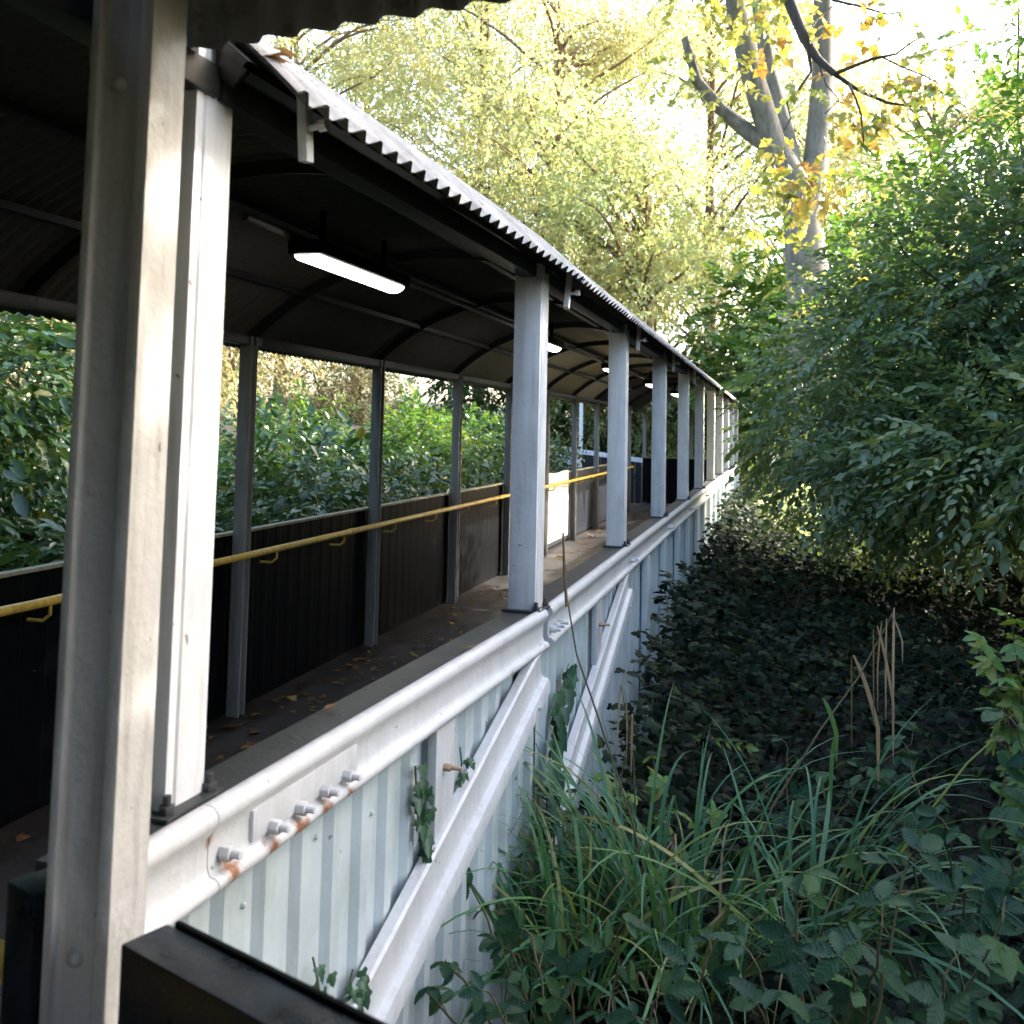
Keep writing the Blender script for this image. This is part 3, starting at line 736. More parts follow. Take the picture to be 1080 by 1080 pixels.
tops = [((2.9, 10.6, 6.0), (.9, .9, .6), .5), ((3.4, 11, 5.2), .9, .5), ((2.0, 11.8, 6.0), (.8, .8, .5), .5), ((1.9, 9.6, 4.1), (.9, 1.0, .6), .8), ((1.2, 10.6, 3.8), (.8, 1.0, .5), .8), ((2.6, 9.8, 4.9), (.9, .9, .6), .6), ((1.7, 11.2, 4.7), (.7, .8, .5), .6), ((.6, 11.4, 3.3), (.8, .9, .5), .8), ((2.2, 10.4, 5.5), (.7, .7, .5), .5), ((3.2, 9.8, 4.4), 1.0, .6), ((1.4, 10, 4.6), (.6, .6, .35), .5)]
shrub('young_tree', 'lighter green leafy young tree top above the dark shrub at the upper right', 'tree', (2.3, 10.6, g0(2.3, 10.6)), tops, 230, 9, .095, L_shrub2, stems=10, twl=.5, droop=.3, stem_r=.03)
near_r = [((3.1, 6.6, 2.2), 1.3, 1), ((3.9, 7.2, 3.2), 1.4, 1), ((3.0, 6.0, 1.2), (1.0, 1.0, .8), 1), ((4.6, 6.6, 2.0), 1.5, .8), ((2.3, 7.0, 1.6), (.9, .9, .7), 1), ((2.6, 5.0, 1.2), 1.1, 1), ((3.3, 5.2, 1.9), 1.1, 1), ((1.9, 4.4, .6), (.8, .8, .7), 1), ((3.9, 4.6, 1.4), 1.2, 1), ((2.7, 3.4, .9), .9, 1)]
for yy in np.arange(1.0, 7.2, .75):
    for zz, tt in ((.15, 5.0), (.5, 5.4)):
        q = np.array((-.85, yy, zz))+tt*np.array(sd); near_r.append((tuple(q), (.62, .62, .42), 1.3))  # leaf lumps added along the sun rays to shade rail and cladding
for yy in np.arange(2.6, 9.5, 1.1):
    for zz in (1.0, 2.2, 3.4, 4.5):
        near_r.append(((4.3+random.uniform(-.5, .6), yy+random.uniform(-.3, .3), zz), (.85, .85, .75), .55))  # tall unseen lumps added to block bright sky from the right
shrub('shade_shrub', 'unseen dark green shrub added off to the right to shade the footbridge side', 'shrub', (3.4, 6.6, g0(3.4, 6.6)), near_r, 200, 9, .14, L_shrub, stems=8, twl=.45)
far_r = [((-.9, 23, 2.4), (1.8, 1.5, 1.6), 1), ((.6, 24, 3.4), 2.2, 1), ((-1.6, 25, 4.4), (1.7, 1.6, 1.4), .8), ((1.2, 22, 2.0), 1.6, 1), ((.2, 25, 5.6), 2.0, .8), ((-2.4, 26, 3.0), 1.5, .8)]
shrub('green_bush', 'mid green bush beyond the far end of the footbridge roof', 'bush', (0, 23.8, g0(0, 23.8)), far_r, 130, 9, .22, L_shrub2, stems=8, twl=.7, stem_r=.06)
sunny = [((-.95, 14.6, .62), (.55, 1.4, .22), 1), ((-.5, 13.4, .50), (.5, .9, .22), 1), ((-.2, 15.2, .62), (.6, 1.2, .3), 1)]
shrub('low_bush', 'sunlit yellow green low bush against the far parapet foot', 'bush', (-.6, 14.4, g0(-.6, 14.4)), sunny, 420, 8, .085, L_lime, stems=5, twl=.25, stem_r=.012)

back_l = [((-4.2, 25.5, 1.2), (1.2, 1.0, 1.2), 1), ((-6.2, 26, 1.6), 1.4, 1), ((-8.4, 26, 1.9), 1.5, 1), ((-5.2, 26.6, 2.9), 1.3, 1), ((-7.4, 27, 3.4), 1.4, 1), ((-3.0, 26.2, 2.4), 1.2, 1), ((-9.6, 27, 3.4), 1.5, 1)]
shrub('dark_bush', 'dark green bush behind the far roofed ramp', 'bush', (-6, 26.4, g0(-6, 26.4)), back_l, 120, 9, .2, L_hedge, stems=8, twl=.6, stem_r=.04)
# bushes on the bank along the left side
hl = ['glossy dark green bush at the far left edge behind the black wall', 'dark green bush between the first two inner posts', 'brownish dark bush behind the second inner post', 'bright green bush left of the middle white post', 'dark green bush behind the white board']
hs = [(-5.0, 3.9), (-5.3, 6.9), (-5.6, 9.8), (-5.9, 13.2), (-6.1, 17.0)]
for k, (x, y) in enumerate(hs):
    z = g0(x, y); lm = []
    for q in range(16):
        lm.append(((x+random.uniform(-.9, 1.1), y+random.uniform(-1.8, 1.8), z+random.uniform(-.35, .22)), random.uniform(.4, .65), 1))
    if k == 0:
        for q in range(14): lm.append(((x+random.uniform(-1.4, .6), y+random.uniform(-1.6, 1.6), z+random.uniform(.3, 1.7)), random.uniform(.5, .8), 1))
    shrub('hedge_bush', hl[k], 'bush', (x, y, z), lm, 300, 9, .095, [L_hedge, L_hedge, L_hedge, L_shrub2, L_hedge][k], stems=9, twl=.35, group='bushes on the left bank', stem_r=.02)
yl = ['taller green shrub behind the dark bush at the far left', 'sunlit yellow shrub seen between the first two inner posts', 'sunlit yellow shrub left of the middle white post', 'yellow green shrub above the white board']
for k, (x, y) in enumerate([(-8.8, 6.0), (-9.4, 10.2), (-10.2, 14.8), (-10.0, 20.5)]):
    z = g0(x, y); lm = []
    for q in range(10):
        lm.append(((x+random.uniform(-1.1, 1.1), y+random.uniform(-2.4, 2.4), z+random.uniform(.5, 3.4)), random.uniform(.7, 1.3), 1))
    shrub('bank_shrub', yl[k], 'shrub', (x, y, z), lm, 230, 8, .085, L_hedge if k == 0 else L_bank, SH_SIMPLE, stems=14, twl=.55, group='taller shrubs on the left bank', bark=M_barkbrown, stem_r=.03)

# background trees: three crowns shared between the copies
def crown_mesh(seed, h, rad, mat, n_l, leaf, dens=84, m=7, z0=.25):
    global rng
    rng = np.random.default_rng(seed); rs = random.Random(seed); lm = []
    paths = [([Vector((0, 0, -.5)), Vector((.1, 0, h*.25)), Vector((-.1, .15, h*.5)), Vector((.1, .1, h*.75)), Vector((0, 0, h*.95))], .24, .04)]
    for k in range(n_l):
        a = rs.uniform(0, 2*math.pi); zz = rs.uniform(z0, 1)*h
        rr = rad*math.sqrt(rs.random())*(1.05-.5*abs(zz/h-.55)); c = (math.cos(a)*rr, math.sin(a)*rr, zz)
        r = rs.uniform(.5, 1.0)*rad*.26
        lm.append((c, (r*1.3, r*1.3, r*.75), 1))
        paths.append((limb((0, 0, max(zz-rr*.7, h*.12)), c, .08, .07, 6, rs), .065, .015))
    tp, td, lr = lumps_twigs(lm, dens, .5, .25)
    p, d, nn, s, ti = sprays(tp, td, m, .7, leaf, .18, .5, .9)
    rnd = np.clip(.55*lr[ti]+.25*rng.random(len(p))+.25*rng.random(len(tp))[ti], 0, 1)
    return cloud_mesh('crown', p, d, nn, s*1.15, SH_SIMPLE, mat, rnd), paths
TC = [crown_mesh(21, 15, 4.6, L_yellow, 50, .13), crown_mesh(22, 18, 4.4, L_lime, 54, .13), crown_mesh(23, 13, 4.8, L_yellow, 46, .13), crown_mesh(24, 9, 3.6, L_lime, 46, .115, z0=.1, dens=105)]
TT = [tubes_mesh('trunk', c[1], M_barkbrown) for c in TC]
tl = [((-15.5, 26), 0, 'tall yellow tree at the top left above the near roof corner'), ((-11.0, 31), 1, 'tall lime yellow tree with slim brown trunk above the roof'),
      ((-7.4, 27), 2, 'yellow tree with reddish brown trunk over the middle of the roof'), ((-3.9, 34), 1, 'lime tree left of the big grey trunk'),
      ((-.5, 38), 0, 'yellow tree standing behind the big grey forked trunk'), ((3.2, 33), 2, 'yellow green tree at the top right behind the shrub'),
      ((-4.6, 25.5), 3, 'low golden tree just above the far end of the roof'), ((-20, 22), 3, 'low yellow green tree far left behind the bank shrubs'),
      ((-9.5, 40), 1, 'palest yellow tree farthest back in the middle'), ((-18, 36), 0, 'faint yellow tree farthest back on the left')]
for k, ((x, y), c, lab) in enumerate(tl):
    root = empty('yellow_tree', (0, 0, 0)); tag(root, lab, 'tree', 'autumn trees behind the footbridge')
    M = T(x, y, g0(x, y)) @ Matrix.Rotation(k*1.9, 4, 'Z') @ Matrix.Scale(.92+.05*(k % 4), 4)
    root.matrix_basis = M; WM[root] = M
    obj('trunk', TT[c], root, M); obj('crown', TC[c][0], root, M)
rng = np.random.default_rng(5)

# big grey forked tree
gt = tag(empty('grey_tree', (-.35, 18.5, .4)), 'big grey smooth barked tree with forked trunk behind the dark shrub', 'tree')
def PXY(px, py, Y):
    d = fw+rt*((px-540)/FPX)-up*((py-CY)/FPX); t = Y/d.y; return Vector((d.x*t, d.y*t, CZ+d.z*t))
YG = 18.5
trunk = [Vector((-.1, YG, -.2)), PXY(858, 420, YG), PXY(853, 300, YG), PXY(846, 230, YG)]
paths = [(trunk, .46, .34),
         ([PXY(846, 245, YG), PXY(838, 190, YG), PXY(815, 150, YG), PXY(795, 85, YG-.4), PXY(778, 20, YG-.7), PXY(768, -60, YG-1), PXY(750, -200, YG-1.2)], .27, .14),
         ([PXY(815, 155, YG), PXY(790, 140, YG), PXY(760, 115, YG-.3), PXY(735, 85, YG-.6), PXY(722, 40, YG-.8)], .18, .07),
         ([PXY(842, 215, YG), PXY(830, 150, YG+.4), PXY(812, 80, YG+.6), PXY(800, 0, YG+.8), PXY(790, -120, YG+1)], .20, .12),
         ([PXY(850, 240, YG), PXY(862, 160, YG+.5), PXY(868, 80, YG+.6), PXY(868, 0, YG+.6), PXY(872, -150, YG+.6)], .26, .15)]
obj('trunk', tubes_mesh('trunk', paths, M_barkgrey, 12), gt)
lm = []
for k in range(26):
    lm.append((tuple(PXY(random.uniform(700, 960), random.uniform(-330, 0), YG+random.uniform(-2.5, 2.5))), (random.uniform(.5, 1.0),)*2+(random.uniform(.35, .6),), 1))
for q in ((735, 70), (770, 100), (815, 265), (875, 330), (862, 215), (845, 300), (895, 240)):
    lm.append((tuple(PXY(*q, YG-1.2)), (.55, .5, .4), .8))
tp, td, lr = lumps_twigs(lm, 45, .5, .3)
p, d, nn, s, ti = sprays(tp, td, 8, .5, .14, .4, .8, .5)
obj('crown', cloud_mesh('crown', p, d, nn, s, SH_MAPLE, L_orange, np.clip(.4*lr[ti]+.3*rng.random(len(p))+.2, 0, 1)*.85), gt)

# overhanging maple bough, its trunk behind the shrub
mt = tag(empty('maple_tree', (6.2, 10.2, g0(6.2, 10.2))), 'overhanging dark maple bough with orange and yellow leaves at the top right', 'tree')
YM = 10.0
bough = [Vector((6.2, 10.2, -.2)), Vector((6.0, 10.2, 3.5)), Vector((4.2, 10.2, 6.4)), Vector((1.6, 10.2, 7.4)), PXY(800, -120, YM), PXY(832, 0, YM), PXY(848, 40, YM), PXY(862, 62, YM), PXY(880, 78, YM)]
br = [(bough[:4], .16, .09), (bough[3:], .085, .032)]
def sub(a, rr): br.append(([PXY(x, y, YM+dy) for x, y, dy in a], rr, .006))
sub([(880, 78, 0), (905, 95, .1), (935, 108, .2), (960, 112, .3), (978, 114, .3)], .024)
sub([(880, 78, 0), (900, 70, -.1), (920, 62, -.1), (945, 57, 0), (962, 44, .1), (975, 38, .1)], .02)
sub([(852, 52, 0), (856, 75, 0), (842, 95, -.1), (830, 108, -.1), (834, 125, -.1), (826, 140, -.1)], .018)
sub([(895, 88, .05), (903, 105, 0), (908, 120, 0), (911, 152, 0), (925, 168, .1)], .014)
sub([(862, 62, 0), (872, 90, .1), (885, 105, .1), (870, 120, .1)], .01)
sub([(930, 60, 0), (950, 70, .1), (975, 80, .1), (990, 88, .1)], .01)
sub([(878, 0, .4), (905, 6, .4), (935, 15, .5), (960, 12, .6)], .016)
sub([(848, 40, 0), (862, 20, .2), (880, 5, .3)], .012)
lm = []
for q in ((840, 225), (868, 185), (850, 205), (880, 90), (850, 95), (870, 130), (890, 145), (905, 130), (945, 95), (965, 85), (985, 95), (925, 115), (835, 40), (820, 25), (800, 20), (905, 30), (940, 25), (865, 165), (845, 180), (860, 200), (825, 190), (835, 165), (790, 40), (990, 60), (955, 120)):
    lm.append((tuple(PXY(q[0]+random.uniform(-8, 8), q[1]+random.uniform(-8, 8), YM+random.uniform(-.4, .5))), (.22, .3, .16), 1))
tp, td, lr = lumps_twigs(lm, 120, .5, .4)
lm2 = [((6.2+random.uniform(-2.6, 2.2), 9.4+random.uniform(-3.2, 3), random.uniform(3.6, 8.2)), (.8, .8, .5), 1) for k in range(42)]  # sparse unseen crown added to screen the sun off the bridge
for k in range(46):
    yy = random.uniform(4.6, 8.6); lm2.append(((random.uniform(.2, 3.6), yy, 1.54+.43*yy+random.uniform(.75, 1.9)), (.6, .6, .35), 1.6))  # leaves added above the view to shade the lower shrub and hollow
for zz in (1.15, 1.45, 1.75):
    for bx_ in ((-.87, 1.31), (-.78, 1.03)):
        q = np.array((bx_[0], bx_[1], zz))+8.6*np.array(sd); lm2.append((tuple(q), (.5, .5, .35), 1.1))  # lumps added on the sun rays to dim the two near posts
for c_, r_, q_ in lm2: br.append((limb((6.1, 10.2, min(c_[2]-.8, 4.5)), c_, .08, .06, 6), .05, .012))
tp2, td2, lr2 = lumps_twigs(lm2, 62, .5, .4)
tp, td, lr = np.concatenate([tp, tp2]), np.concatenate([td, td2]), np.concatenate([lr, lr2])
p, d, nn, s, ti = sprays(tp, td, 5, .22, .092, .5, .5, .6)
obj('crown', cloud_mesh('crown', p, d, nn, s, SH_MAPLE, L_orange, np.clip(.75*lr[ti]+.3*rng.random(len(p)), 0, 1)), mt)
obj('bough', tubes_mesh('bough', br, M_barkdark), mt)

# ivy and bramble covering the bank: nobody could count it
N = 60000
y = 2.2+17*rng.random(N)**1.15; x = -.80-np.clip(y-3.09, 0, 30)*.047+4.4*rng.random(N)**1.25
lump = .5+.5*np.sin(x*3.1+1.3*np.sin(y*1.9))*np.sin(y*2.7+x)
wd_ = x-(-.80-np.clip(y-3.09, 0, 30)*.047)
h = gz(x, y)+rng.random(N)**1.3*(.12+.28*lump+np.exp(-(wd_/.45)**2)*np.interp(y, [2.4, 3.2, 5, 8, 14, 19], [.05, .5, .55, .42, .25, .2]))
pos = np.stack([x, y, h], 1); dd = rdir(N); dd[:, 2] = dd[:, 2]*.3-.25; nn = np.array([0, -.25, 1.0])+rng.normal(size=(N, 3))*.45
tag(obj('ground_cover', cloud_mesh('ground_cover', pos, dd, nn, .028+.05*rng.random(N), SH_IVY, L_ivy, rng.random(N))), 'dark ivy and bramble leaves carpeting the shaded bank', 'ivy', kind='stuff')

N = 12000
y = 2.5+17*rng.random(N); x = -3.22-np.clip(y-3.09, 0, 30)*.047-1.9*rng.random(N)**1.3
h = gz(x, y)+rng.random(N)**1.2*.5
pos = np.stack([x, y, h], 1); dd = rdir(N); nn = np.array([.3, 0, 1.0])+rng.normal(size=(N, 3))*.6
tag(obj('ground_cover', cloud_mesh('ground_cover', pos, dd, nn, .05+.06*rng.random(N), SH_SIMPLE, L_hedge, rng.random(N))), 'low green leaves covering the bank behind the black wall', 'ivy', kind='stuff')
# ---- near plants with leaves that can be told apart
def one(shape, mat, name, sub=None):
    me = cloud_mesh(name, np.zeros((1, 3)), np.array([[1., 0, 0]]), np.array([[0, 0, 1.]]), np.ones(1), shape, mat, np.zeros(1)); return me
def serrated(nseg=9, wd=.30, fold=.10):
    v = [(0, 0, 0)]; c = []
    for sgn in (-1, 1): pass
    L_, R_, Mi = [], [], []
    for k in range(nseg+1):
        t = k/nseg; ww = wd*math.sin(math.pi*min(t*.93+.05, 1))**.75*(1-.25*t)
        zz = -.12*t*t
        Mi.append((t, 0, zz))
        for dt, f in ((0, 1.0), (.05, .76)):
            L_.append((t+dt*(t < .97), -ww*f, zz+fold*ww+.012*math.sin(k*2.1))); R_.append((t+dt*(t < .97), ww*f, zz+fold*ww+.012*math.cos(k*1.7)))
    V = Mi+L_+R_; nM = nseg+1; F_ = []
    for k in range(nseg):
        for base, flip in ((nM, 0), (nM+len(L_), 1)):
            a, b, c_, d_ = k, base+2*k, base+2*k+1, base+2*k+2
            q1 = (k, b, c_); q2 = (k, c_, d_, k+1)
            F_ += [q1, q2] if not flip else [tuple(reversed(q1)), tuple(reversed(q2))]
    return np.array(V, float), F_
bl_me = [one(serrated(9, w_, f_), L_bramble, 'leaf') for w_, f_ in ((.33, .25), (.36, .1), (.30, .4))]
fr_me = [one(serrated(7, w_, .15), L_fresh, 'leaf') for w_ in (.26, .30)]
iv_me = one(SH_IVY, leafmat('wall_ivy_leaf', G((.03, .08, .05), (.04, .10, .055), (.06, .13, .06)), .2, .35), 'leaf')
def orient(p, d, n, s):
    d = Vector(d).normalized(); n = Vector(n); sd_ = n.cross(d)
    if sd_.length < 1e-4: sd_ = Vector((1, 0, 0)).cross(d)
    sd_.normalize(); n = d.cross(sd_)
    return Matrix(((d.x*s, sd_.x*s, n.x*s, p[0]), (d.y*s, sd_.y*s, n.y*s, p[1]), (d.z*s, sd_.z*s, n.z*s, p[2]), (0, 0, 0, 1)))
def rv(s=1): return Vector((random.uniform(-s, s), random.uniform(-s, s), random.uniform(-s, s)))
def bramble(name, label, base, canes, leaf, meshes, nleaf=3, cat='bramble', up_=.5, spacing=.10, toward=Vector((.15, -.35, .85))):
    root = tag(empty(name, base), label, cat, None)
    paths = []; cnt = 0
    for (end, hgt) in canes:
        a = Vector(base); b = Vector(end); k = max(6, int((b-a).length/.05)); pts = []
        for i in range(k+1):
            t = i/k; pts.append(a.lerp(b, t)+Vector((0, 0, hgt*math.sin(math.pi*t*.85)))+rv(.006))
        paths.append((pts, .006, .0025)); L_ = (b-a).length+hgt; steps = max(2, int(L_/spacing))
        for q in range(1, steps+1):
            t = q/steps; i = min(k-1, int(t*k)); p = pts[i].lerp(pts[i+1], t*k-i) if i < k else pts[-1]
            tang = (pts[i+1]-pts[i]).normalized(); sdv = tang.cross(Vector((0, 0, 1))).normalized()*(1 if q % 2 else -1)
            pd = (sdv*.8+tang*.5+rv(.3)+Vector((0, 0, .25))).normalized(); pl = leaf*random.uniform(.4, .7)
            tip = p+pd*pl; paths.append(([p, p.lerp(tip, .5)+Vector((0, 0, .006)), tip], .0022, .0014))
            nrm = (toward+rv(.7)).normalized()
            for j in range(nleaf):
                ang = (0, 1.15, -1.15, 2.0, -2.0)[j]
                ld = Matrix.Rotation(ang, 3, nrm) @ (pd-nrm*pd.dot(nrm)).normalized(); ld = ld-Vector((0, 0, .25))
                s = leaf*random.uniform(.75, 1.1)*(1 if j == 0 else .82)
                me = meshes[cnt % len(meshes)]; cnt += 1
                obj('leaf', me, root, orient(tip, ld, nrm+rv(.15), s))
    obj('cane', tubes_mesh('cane', paths, M_stem, 5), root)
    return root
def P(px, py, Y): return tuple(PXY(px, py, Y))
bramble('bramble', 'bramble with large ribbed dark leaves at the bottom right in front of the sedge', (-.02, 2.15, -.35),
        [(P(930, 1010, 2.1), .12), (P(840, 975, 2.15), .15), (P(1000, 1060, 2.0), .1), (P(800, 1050, 2.0), .1), (P(1060, 1000, 2.2), .12), (P(900, 1060, 1.95), .1), (P(960, 940, 2.4), .15)], .078, bl_me, spacing=.085)
bramble('bramble', 'bramble at the bottom middle below the sedge tuft', (-.42, 2.1, -.42),
        [(P(650, 1010, 2.2), .12), (P(600, 1060, 2.1), .1), (P(720, 1050, 2.1), .12), (P(560, 1010, 2.3), .1), (P(760, 1000, 2.3), .12), (P(520, 1070, 2.1), .08), (P(690, 1075, 2.0), .08)], .064, bl_me, spacing=.085)
bramble('bramble', 'dark bramble at the right edge beneath the pale leaf spray', (.35, 3.1, -.3),
        [(P(1060, 850, 3.0), .15), (P(1000, 900, 2.9), .15), (P(940, 880, 3.1), .15), (P(1070, 930, 2.7), .1), (P(1020, 960, 2.6), .1), (P(900, 930, 2.9), .1), (P(960, 820, 3.4), .15)], .075, bl_me, spacing=.08)
bramble('bramble', 'dark bramble behind the sedge right of the middle', (-.15, 4.3, -.3),
        [(P(880, 830, 4.2), .15), (P(830, 800, 4.5), .1), (P(930, 840, 4.1), .15), (P(790, 840, 4.2), .1), (P(850, 870, 3.9), .1), (P(960, 800, 4.4), .12)], .085, bl_me)
bramble('bramble', 'dark bramble by the foot of the diagonal braces', (-.62, 2.6, -.4),
        [(P(500, 960, 2.5), .1), (P(560, 900, 2.9), .12), (P(470, 1030, 2.3), .08), (P(580, 830, 3.2), .1), (P(530, 1010, 2.4), .1), (P(450, 1060, 2.2), .06)], .06, bl_me)
# pale sprays
bramble('ash_sapling', 'pale green leafy spray lit at the right edge above the brambles', (.75, 4.2, -.2),
        [(P(1030, 700, 4.2), .15), (P(1065, 680, 4.2), .2), (P(1090, 740, 4.1), .15), (P(1050, 720, 4.1), .1)], .078, fr_me, 5, 'sapling', spacing=.075)
bramble('young_bramble', 'blue green leaf pair at the right edge beside the dark hollow', (.62, 3.3, -.2),
        [(P(1075, 785, 3.2), .1), (P(1100, 860, 3.1), .1)], .105, bl_me, 3, 'sapling', spacing=.14)
bramble('rose_sapling', 'yellow green leaf cluster at the top of the sedge tuft', (-.5, 3.6, -.35),
        [(P(660, 850, 3.5), .06), (P(700, 840, 3.55), .08), (P(640, 830, 3.6), .06), (P(740, 870, 3.4), .05), (P(690, 815, 3.6), .06)], .062, fr_me, 5, 'sapling', spacing=.07)
pin = tag(empty('pinnate_sprig', (-.15, 5, -.2)), 'small bright pinnate leaf sprig floating before the dark hollow', 'sprig')
a, b = Vector(P(733, 778, 4.6)), Vector(P(786, 788, 4.6)); st_pts = [Vector((-.22, 4.7, -.1)), Vector((-.35, 4.65, .2)), a, a.lerp(b, .5)+Vector((0, 0, .008)), b]
obj('stem', tubes_mesh('stem', [(st_pts, .003, .0015)], M_stem, 5), pin)
for k in range(6):
    q = a.lerp(b, k/5)
    for sgn in (-1, 1):
        obj('leaf', fr_me[0], pin, orient(q, (b-a).normalized()*.5+Vector((0, -.55*sgn, .45*sgn)), Vector((0, -.7, .7))+rv(.15), .055))
obj('leaf', fr_me[1], pin, orient(b, (b-a), Vector((0, -.7, .7)), .06))

# sedge tufts: each blade its own part
def blade_mesh(L_, wd, bendk, mat, fold_at=None, seg=12):
    v, f = [], []
    x = z = 0; ang = 0
    for k in range(seg+1):
        t = k/seg; wk = wd*(min(1, t*6+.45))*(1-t**2.2)+.0006
        v += [(x, -wk/2, z+wk*.18), (x, 0, z), (x, wk/2, z+wk*.18)]
        ang = bendk*t**1.6
        if fold_at and t > fold_at: ang = 2.5
        x += math.sin(ang)*L_/seg; z += math.cos(ang)*L_/seg
    for k in range(seg):
        for j in (0, 1): f.append((k*3+j, k*3+j+1, k*3+4+j, k*3+3+j))
    me = bpy.data.meshes.new('blade'); me.from_pydata(v, [], f)
    at = me.attributes.new('rnd', 'FLOAT', 'POINT'); at.data.foreach_set('value', np.full(len(v), .0, np.float32))
    me.polygons.foreach_set('use_smooth', [True]*len(f)); me.materials.append(mat); return me
bms = [blade_mesh(random.uniform(.6, 1.0), random.uniform(.013, .022), bk, L_sedge if kk != 7 else L_sedge2, fa) for kk, (bk, fa) in enumerate(((1.2, None), (1.6, None), (1.9, None), (2.2, None), (2.5, None), (2.8, None), (1.5, .72), (1.9, None), (.9, None), (1.8, .6), (2.3, None), (1.7, None)))]
bdry = [blade_mesh(random.uniform(.4, .8), .011, bk, L_dry, fa) for bk, fa in ((1.8, None), (1.0, .6), (2.4, None))]
def sedge(label, base, n, spread, lean, bias=None, sc=1.0):
    root = tag(empty('sedge', base), label, 'sedge', 'sedge tufts below the footbridge')
    for k in range(n):
        az = random.uniform(0, 2*math.pi)
        if bias is not None and random.random() < .55: az = bias+random.gauss(0, .5)
        me = random.choice(bdry) if random.random() < .09 else random.choice(bms)
        r = spread*math.sqrt(random.random())
        M = T(base[0]+r*math.cos(az+random.gauss(0, .6)), base[1]+r*math.sin(az+random.gauss(0, .6)), base[2]) @ Matrix.Rotation(az, 4, 'Z') @ Matrix.Rotation(random.uniform(.05, lean), 4, 'Y') @ Matrix.Rotation(random.uniform(-.5, .5), 4, 'Z') @ Matrix.Scale(sc*random.uniform(.75, 1.2), 4)
        obj('blade', me, root, M)
    return root
b0 = PXY(705, 1015, 3.05)
sedge('largest pendulous sedge tuft with arching blades in the middle of the foreground', (b0.x, b0.y, b0.z-.02), 285, .22, .95, math.pi*.98, .86)
b1 = PXY(600, 1030, 2.75)
sedge('sedge tuft leaning left below the diagonal braces', (b1.x, b1.y, b1.z-.03), 95, .12, 1.0, math.pi*.85, .72)
b2 = PXY(845, 985, 3.0)
sedge('sparse sedge tuft right of the largest one', (b2.x, b2.y, b2.z-.02), 64, .16, 1.05, -.05, .8)
# sedge flower stalks with hanging catkins
fl = tag(empty('sedge_stalk', P(790, 900, 3.2)), 'leaning sedge stalk with dry catkins hanging before the dark hollow', 'sedge stalk')
stp = [PXY(775, 960, 3.1), PXY(815, 850, 3.2), PXY(865, 770, 3.3), PXY(905, 715, 3.35), PXY(935, 660, 3.4), PXY(944, 641, 3.4)]
obj('stem', tubes_mesh('stem', [(stp, .004, .0018)], M_stem, 5), fl)
def hang(me_name, p, L_, wd, dx, mat, parent):
    v, f = [], []; p = Vector(p); s_ = 12
    for k in range(s_+1):
        t = k/s_; q = p+Vector((dx*L_*min(1, t*1.5)*.6, -.01*t, .05*L_*math.sin(t*3)-L_*t*t*.35-L_*t*.65)); wk = wd*math.sin(math.pi*(t*.9+.08))**.6
        v += [(q.x-wk/2, q.y, q.z), (q.x, q.y-.002, q.z), (q.x+wk/2, q.y, q.z)]
    for k in range(s_):
        for j in (0, 1): f.append((k*3+j, k*3+j+1, k*3+4+j, k*3+3+j))
    me = bpy.data.meshes.new(me_name); me.from_pydata(v, [], f); me.attributes.new('rnd', 'FLOAT', 'POINT'); me.materials.append(mat)
    me.polygons.foreach_set('use_smooth', [True]*len(f)); return obj(me_name, me, parent)
for q, L_, wd, dx, mt_ in (((943, 641), .36, .008, -.02, L_dry), ((935, 652), .32, .006, -.02, L_dry), ((925, 660), .42, .009, .18, L_dry), ((921, 662), .30, .005, 0, L_stick), ((940, 648), .15, .006, .35, L_dry), ((930, 655), .28, .005, -.08, L_dry), ((898, 692), .30, .004, 0, L_stick), ((900, 691), .40, .014, .30, L_dry), ((868, 736), .19, .016, .35, L_sedge), ((880, 777), .22, .013, -.08, L_sedge)):
    hang('catkin', PXY(*q, 3.38), L_, wd, dx, mt_, fl)
s2 = tag(empty('sedge_stalk', P(700, 930, 3.0)), 'thin upright brown sedge stalk crossing the white rail', 'sedge stalk')
obj('stem', tubes_mesh('stem', [([PXY(690, 960, 2.9), PXY(665, 860, 2.9), PXY(632, 760, 2.85), PXY(608, 690, 2.8), PXY(598, 630, 2.8), PXY(594, 563, 2.8)], .004, .0018)], M_stem, 5), s2)
obj('catkin', tubes_mesh('catkin', [([PXY(598, 640, 2.8), PXY(595, 600, 2.8), PXY(594, 562, 2.8)], .005, .003)], L_stick, 6), s2)
obj('leaf', bms[1], s2, T(*PXY(655, 850, 2.9)) @ Matrix.Rotation(3.3, 4, 'Z') @ Matrix.Rotation(-.2, 4, 'Y') @ Matrix.Scale(.3, 4))
s3 = tag(empty('sedge_stalk', P(660, 900, 3.3)), 'short dry sedge stalks left of the pinnate sprig', 'sedge stalk')
obj('stem', tubes_mesh('stem', [([PXY(672, 900, 3.3), PXY(668, 800, 3.3), PXY(655, 722, 3.3)], .003, .0015), ([PXY(650, 900, 3.3), PXY(655, 820, 3.3), PXY(667, 755, 3.3)], .003, .0015)], M_stem, 5), s3)
for q, L_, wd, dx in (((655, 722), .25, .007, -.05), ((660, 728), .24, .005, .05), ((667, 752), .2, .008, 0)): hang('catkin', PXY(*q, 3.3), L_, wd, dx, L_dry, s3)
s4 = tag(empty('sedge_stalk', P(980, 860, 2.9)), 'pale arching sedge stalk at the right before the dark hollow', 'sedge stalk')
obj('stem', tubes_mesh('stem', [([PXY(950, 900, 2.9), PXY(985, 850, 2.95), PXY(1020, 805, 3.0), PXY(1045, 782, 3.05)], .004, .002)], L_fresh, 5), s4)

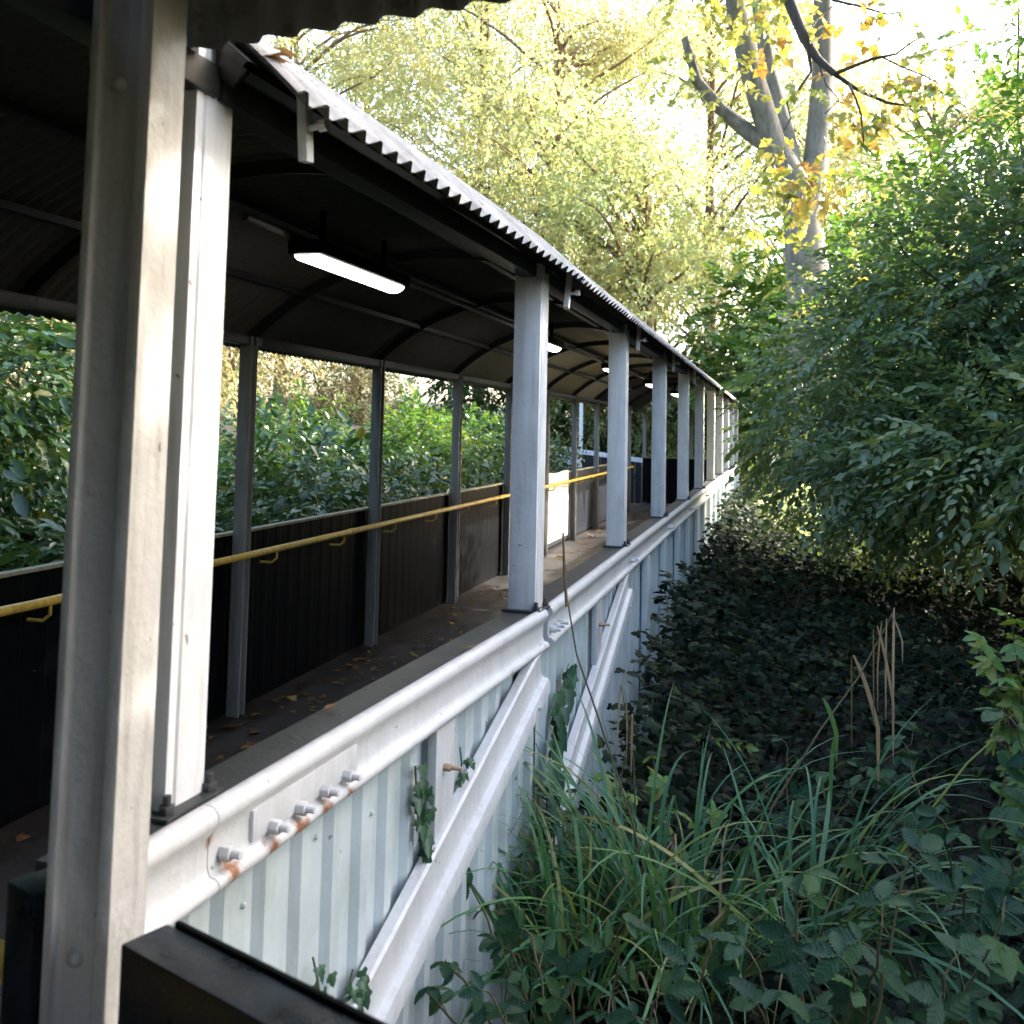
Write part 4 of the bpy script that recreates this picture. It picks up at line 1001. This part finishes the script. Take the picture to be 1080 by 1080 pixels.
# ivy on the cladding
def ivy(label, pts, n, X, s0=.035):
    root = tag(empty('climbing_ivy', tuple(pts[0])), label, 'ivy')
    obj('stem', tubes_mesh('stem', [(pts, .003, .002)], M_stem, 5), root)
    for k in range(n):
        t = random.random()*(len(pts)-1); i = min(int(t), len(pts)-2); q = pts[i].lerp(pts[i+1], t-i)+Vector((random.uniform(.004, .03), random.uniform(-.02, .02), random.uniform(-.02, .02)))
        obj('leaf', iv_me, root, orient(q, Vector((.2, random.uniform(-.5, .5), -1)), Vector((1, -.55, .35))+rv(.35), s0*random.uniform(.7, 1.3)))
def PX(px, py, X):
    d = fw+rt*((px-540)/FPX)-up*((py-CY)/FPX); t = X/d.x; return Vector((d.x*t, d.y*t, CZ+d.z*t))
ivy('ivy trail hanging on the pale cladding beside the stiffener plate', [PX(438, 808, -.868), PX(440, 850, -.866), PX(445, 905, -.864)], 26, -.86, .034)
ivy('small ivy sprig at the diagonal brace near the bottom', [PX(372, 1062, -.862), PX(368, 1040, -.862), PX(372, 1022, -.862)], 12, -.86, .028)
ivy('tiny ivy shoot low on the pale cladding', [PX(336, 1045, -.868), PX(334, 1028, -.868), PX(330, 1010, -.868)], 7, -.86, .022)
ivy('ivy sprig between stiffener plate and diagonal brace', [PX(484, 820, -.868), PX(487, 805, -.866), PX(485, 788, -.864)], 6, -.86, .025)
ivy('ivy climbing the cladding where the first diagonal meets the rail', [PX(575, 880, -.84), PX(580, 800, -.85), PX(588, 740, -.86), PX(600, 700, -.868)], 60, -.86, .055)

# ------------------------------------------------------------------ fallen leaves
fm = one(SH_MAPLE, L_dead, 'fallen_leaf'); fm2 = one(SH_SIMPLE, L_dead, 'fallen_leaf')
def fallen(label, pts, group, smin=.035, smax=.07):
    for (x, y, z, M) in pts:
        a = random.uniform(0, 6.28)
        o = obj('fallen_leaf', random.choice((fm, fm, fm2)), None, M @ orient((x, y, z+.008), (math.cos(a), math.sin(a), random.uniform(-.2, .25)), Vector((random.uniform(-.4, .4), random.uniform(-.4, .4), 1)), random.uniform(smin, smax)))
        tag(o, label, 'leaf', group)
pts = []
for k in range(210):
    y = random.uniform(3.0, 9.5); pts.append((-2.96+.08+abs(random.gauss(0, .30)), y, 0, MS(y)))
fallen('brown fallen leaf in the drift at the foot of the black left wall', pts, 'leaves drifted along the black wall', .035, .065)
pts = []
for k in range(50):
    y = random.uniform(11.5, 17.5); pts.append((-2.96+.10+abs(random.gauss(0, .2)), y, 0, MS(y)))
fallen('golden fallen leaf on the deck below the white board', pts, 'leaves below the white board', .05, .09)
pts = []
for k in range(26):
    y = random.uniform(4, 14); pts.append((random.uniform(-2.6, -1.1), y, 0, MS(y)))
fallen('single fallen leaf lying out on the open deck', pts, 'scattered leaves on the deck')
fallen('brown leaf on the dark sill right of the second white post', [(-.945, 1.80, ZS-.004, M1)], None, .035, .035)
fallen('pale maple leaf on the rail before the middle white post', [(-.872, 2.42, ZS+.002, M1)], None, .045, .045)
fallen('dead leaves caught in the gap at the near end of the eave', [(-.80, 1.30+.012*k, 2.10+.01*k, M1) for k in range(3)], 'leaves caught in the eave', .04, .05)

# unseen leaves added behind and beside the viewer to block sky light
N = 24000
th = rng.uniform(R(150), R(372), N); rr = rng.uniform(6.5, 9.5, N)
px_, py_ = np.cos(th)*rr-1.0, np.sin(th)*rr*.9+.5
keep = (py_ < -1.5) | ((px_ < -5.5) & (py_ < 2.5))
pos = np.stack([px_, py_, gz(px_, py_)+rng.random(N)**.8*np.where(px_ > -1.5, 3.2, 7.5)], 1)[keep]; N = len(pos)
tag(obj('leaf_screen', cloud_mesh('leaf_screen', pos, rdir(N), rdir(N), .45+.35*rng.random(N), SH_SIMPLE, L_ivy)), 'unseen leaf mass added behind the near walkway to block sky light', 'leaf_screen', kind='stuff')
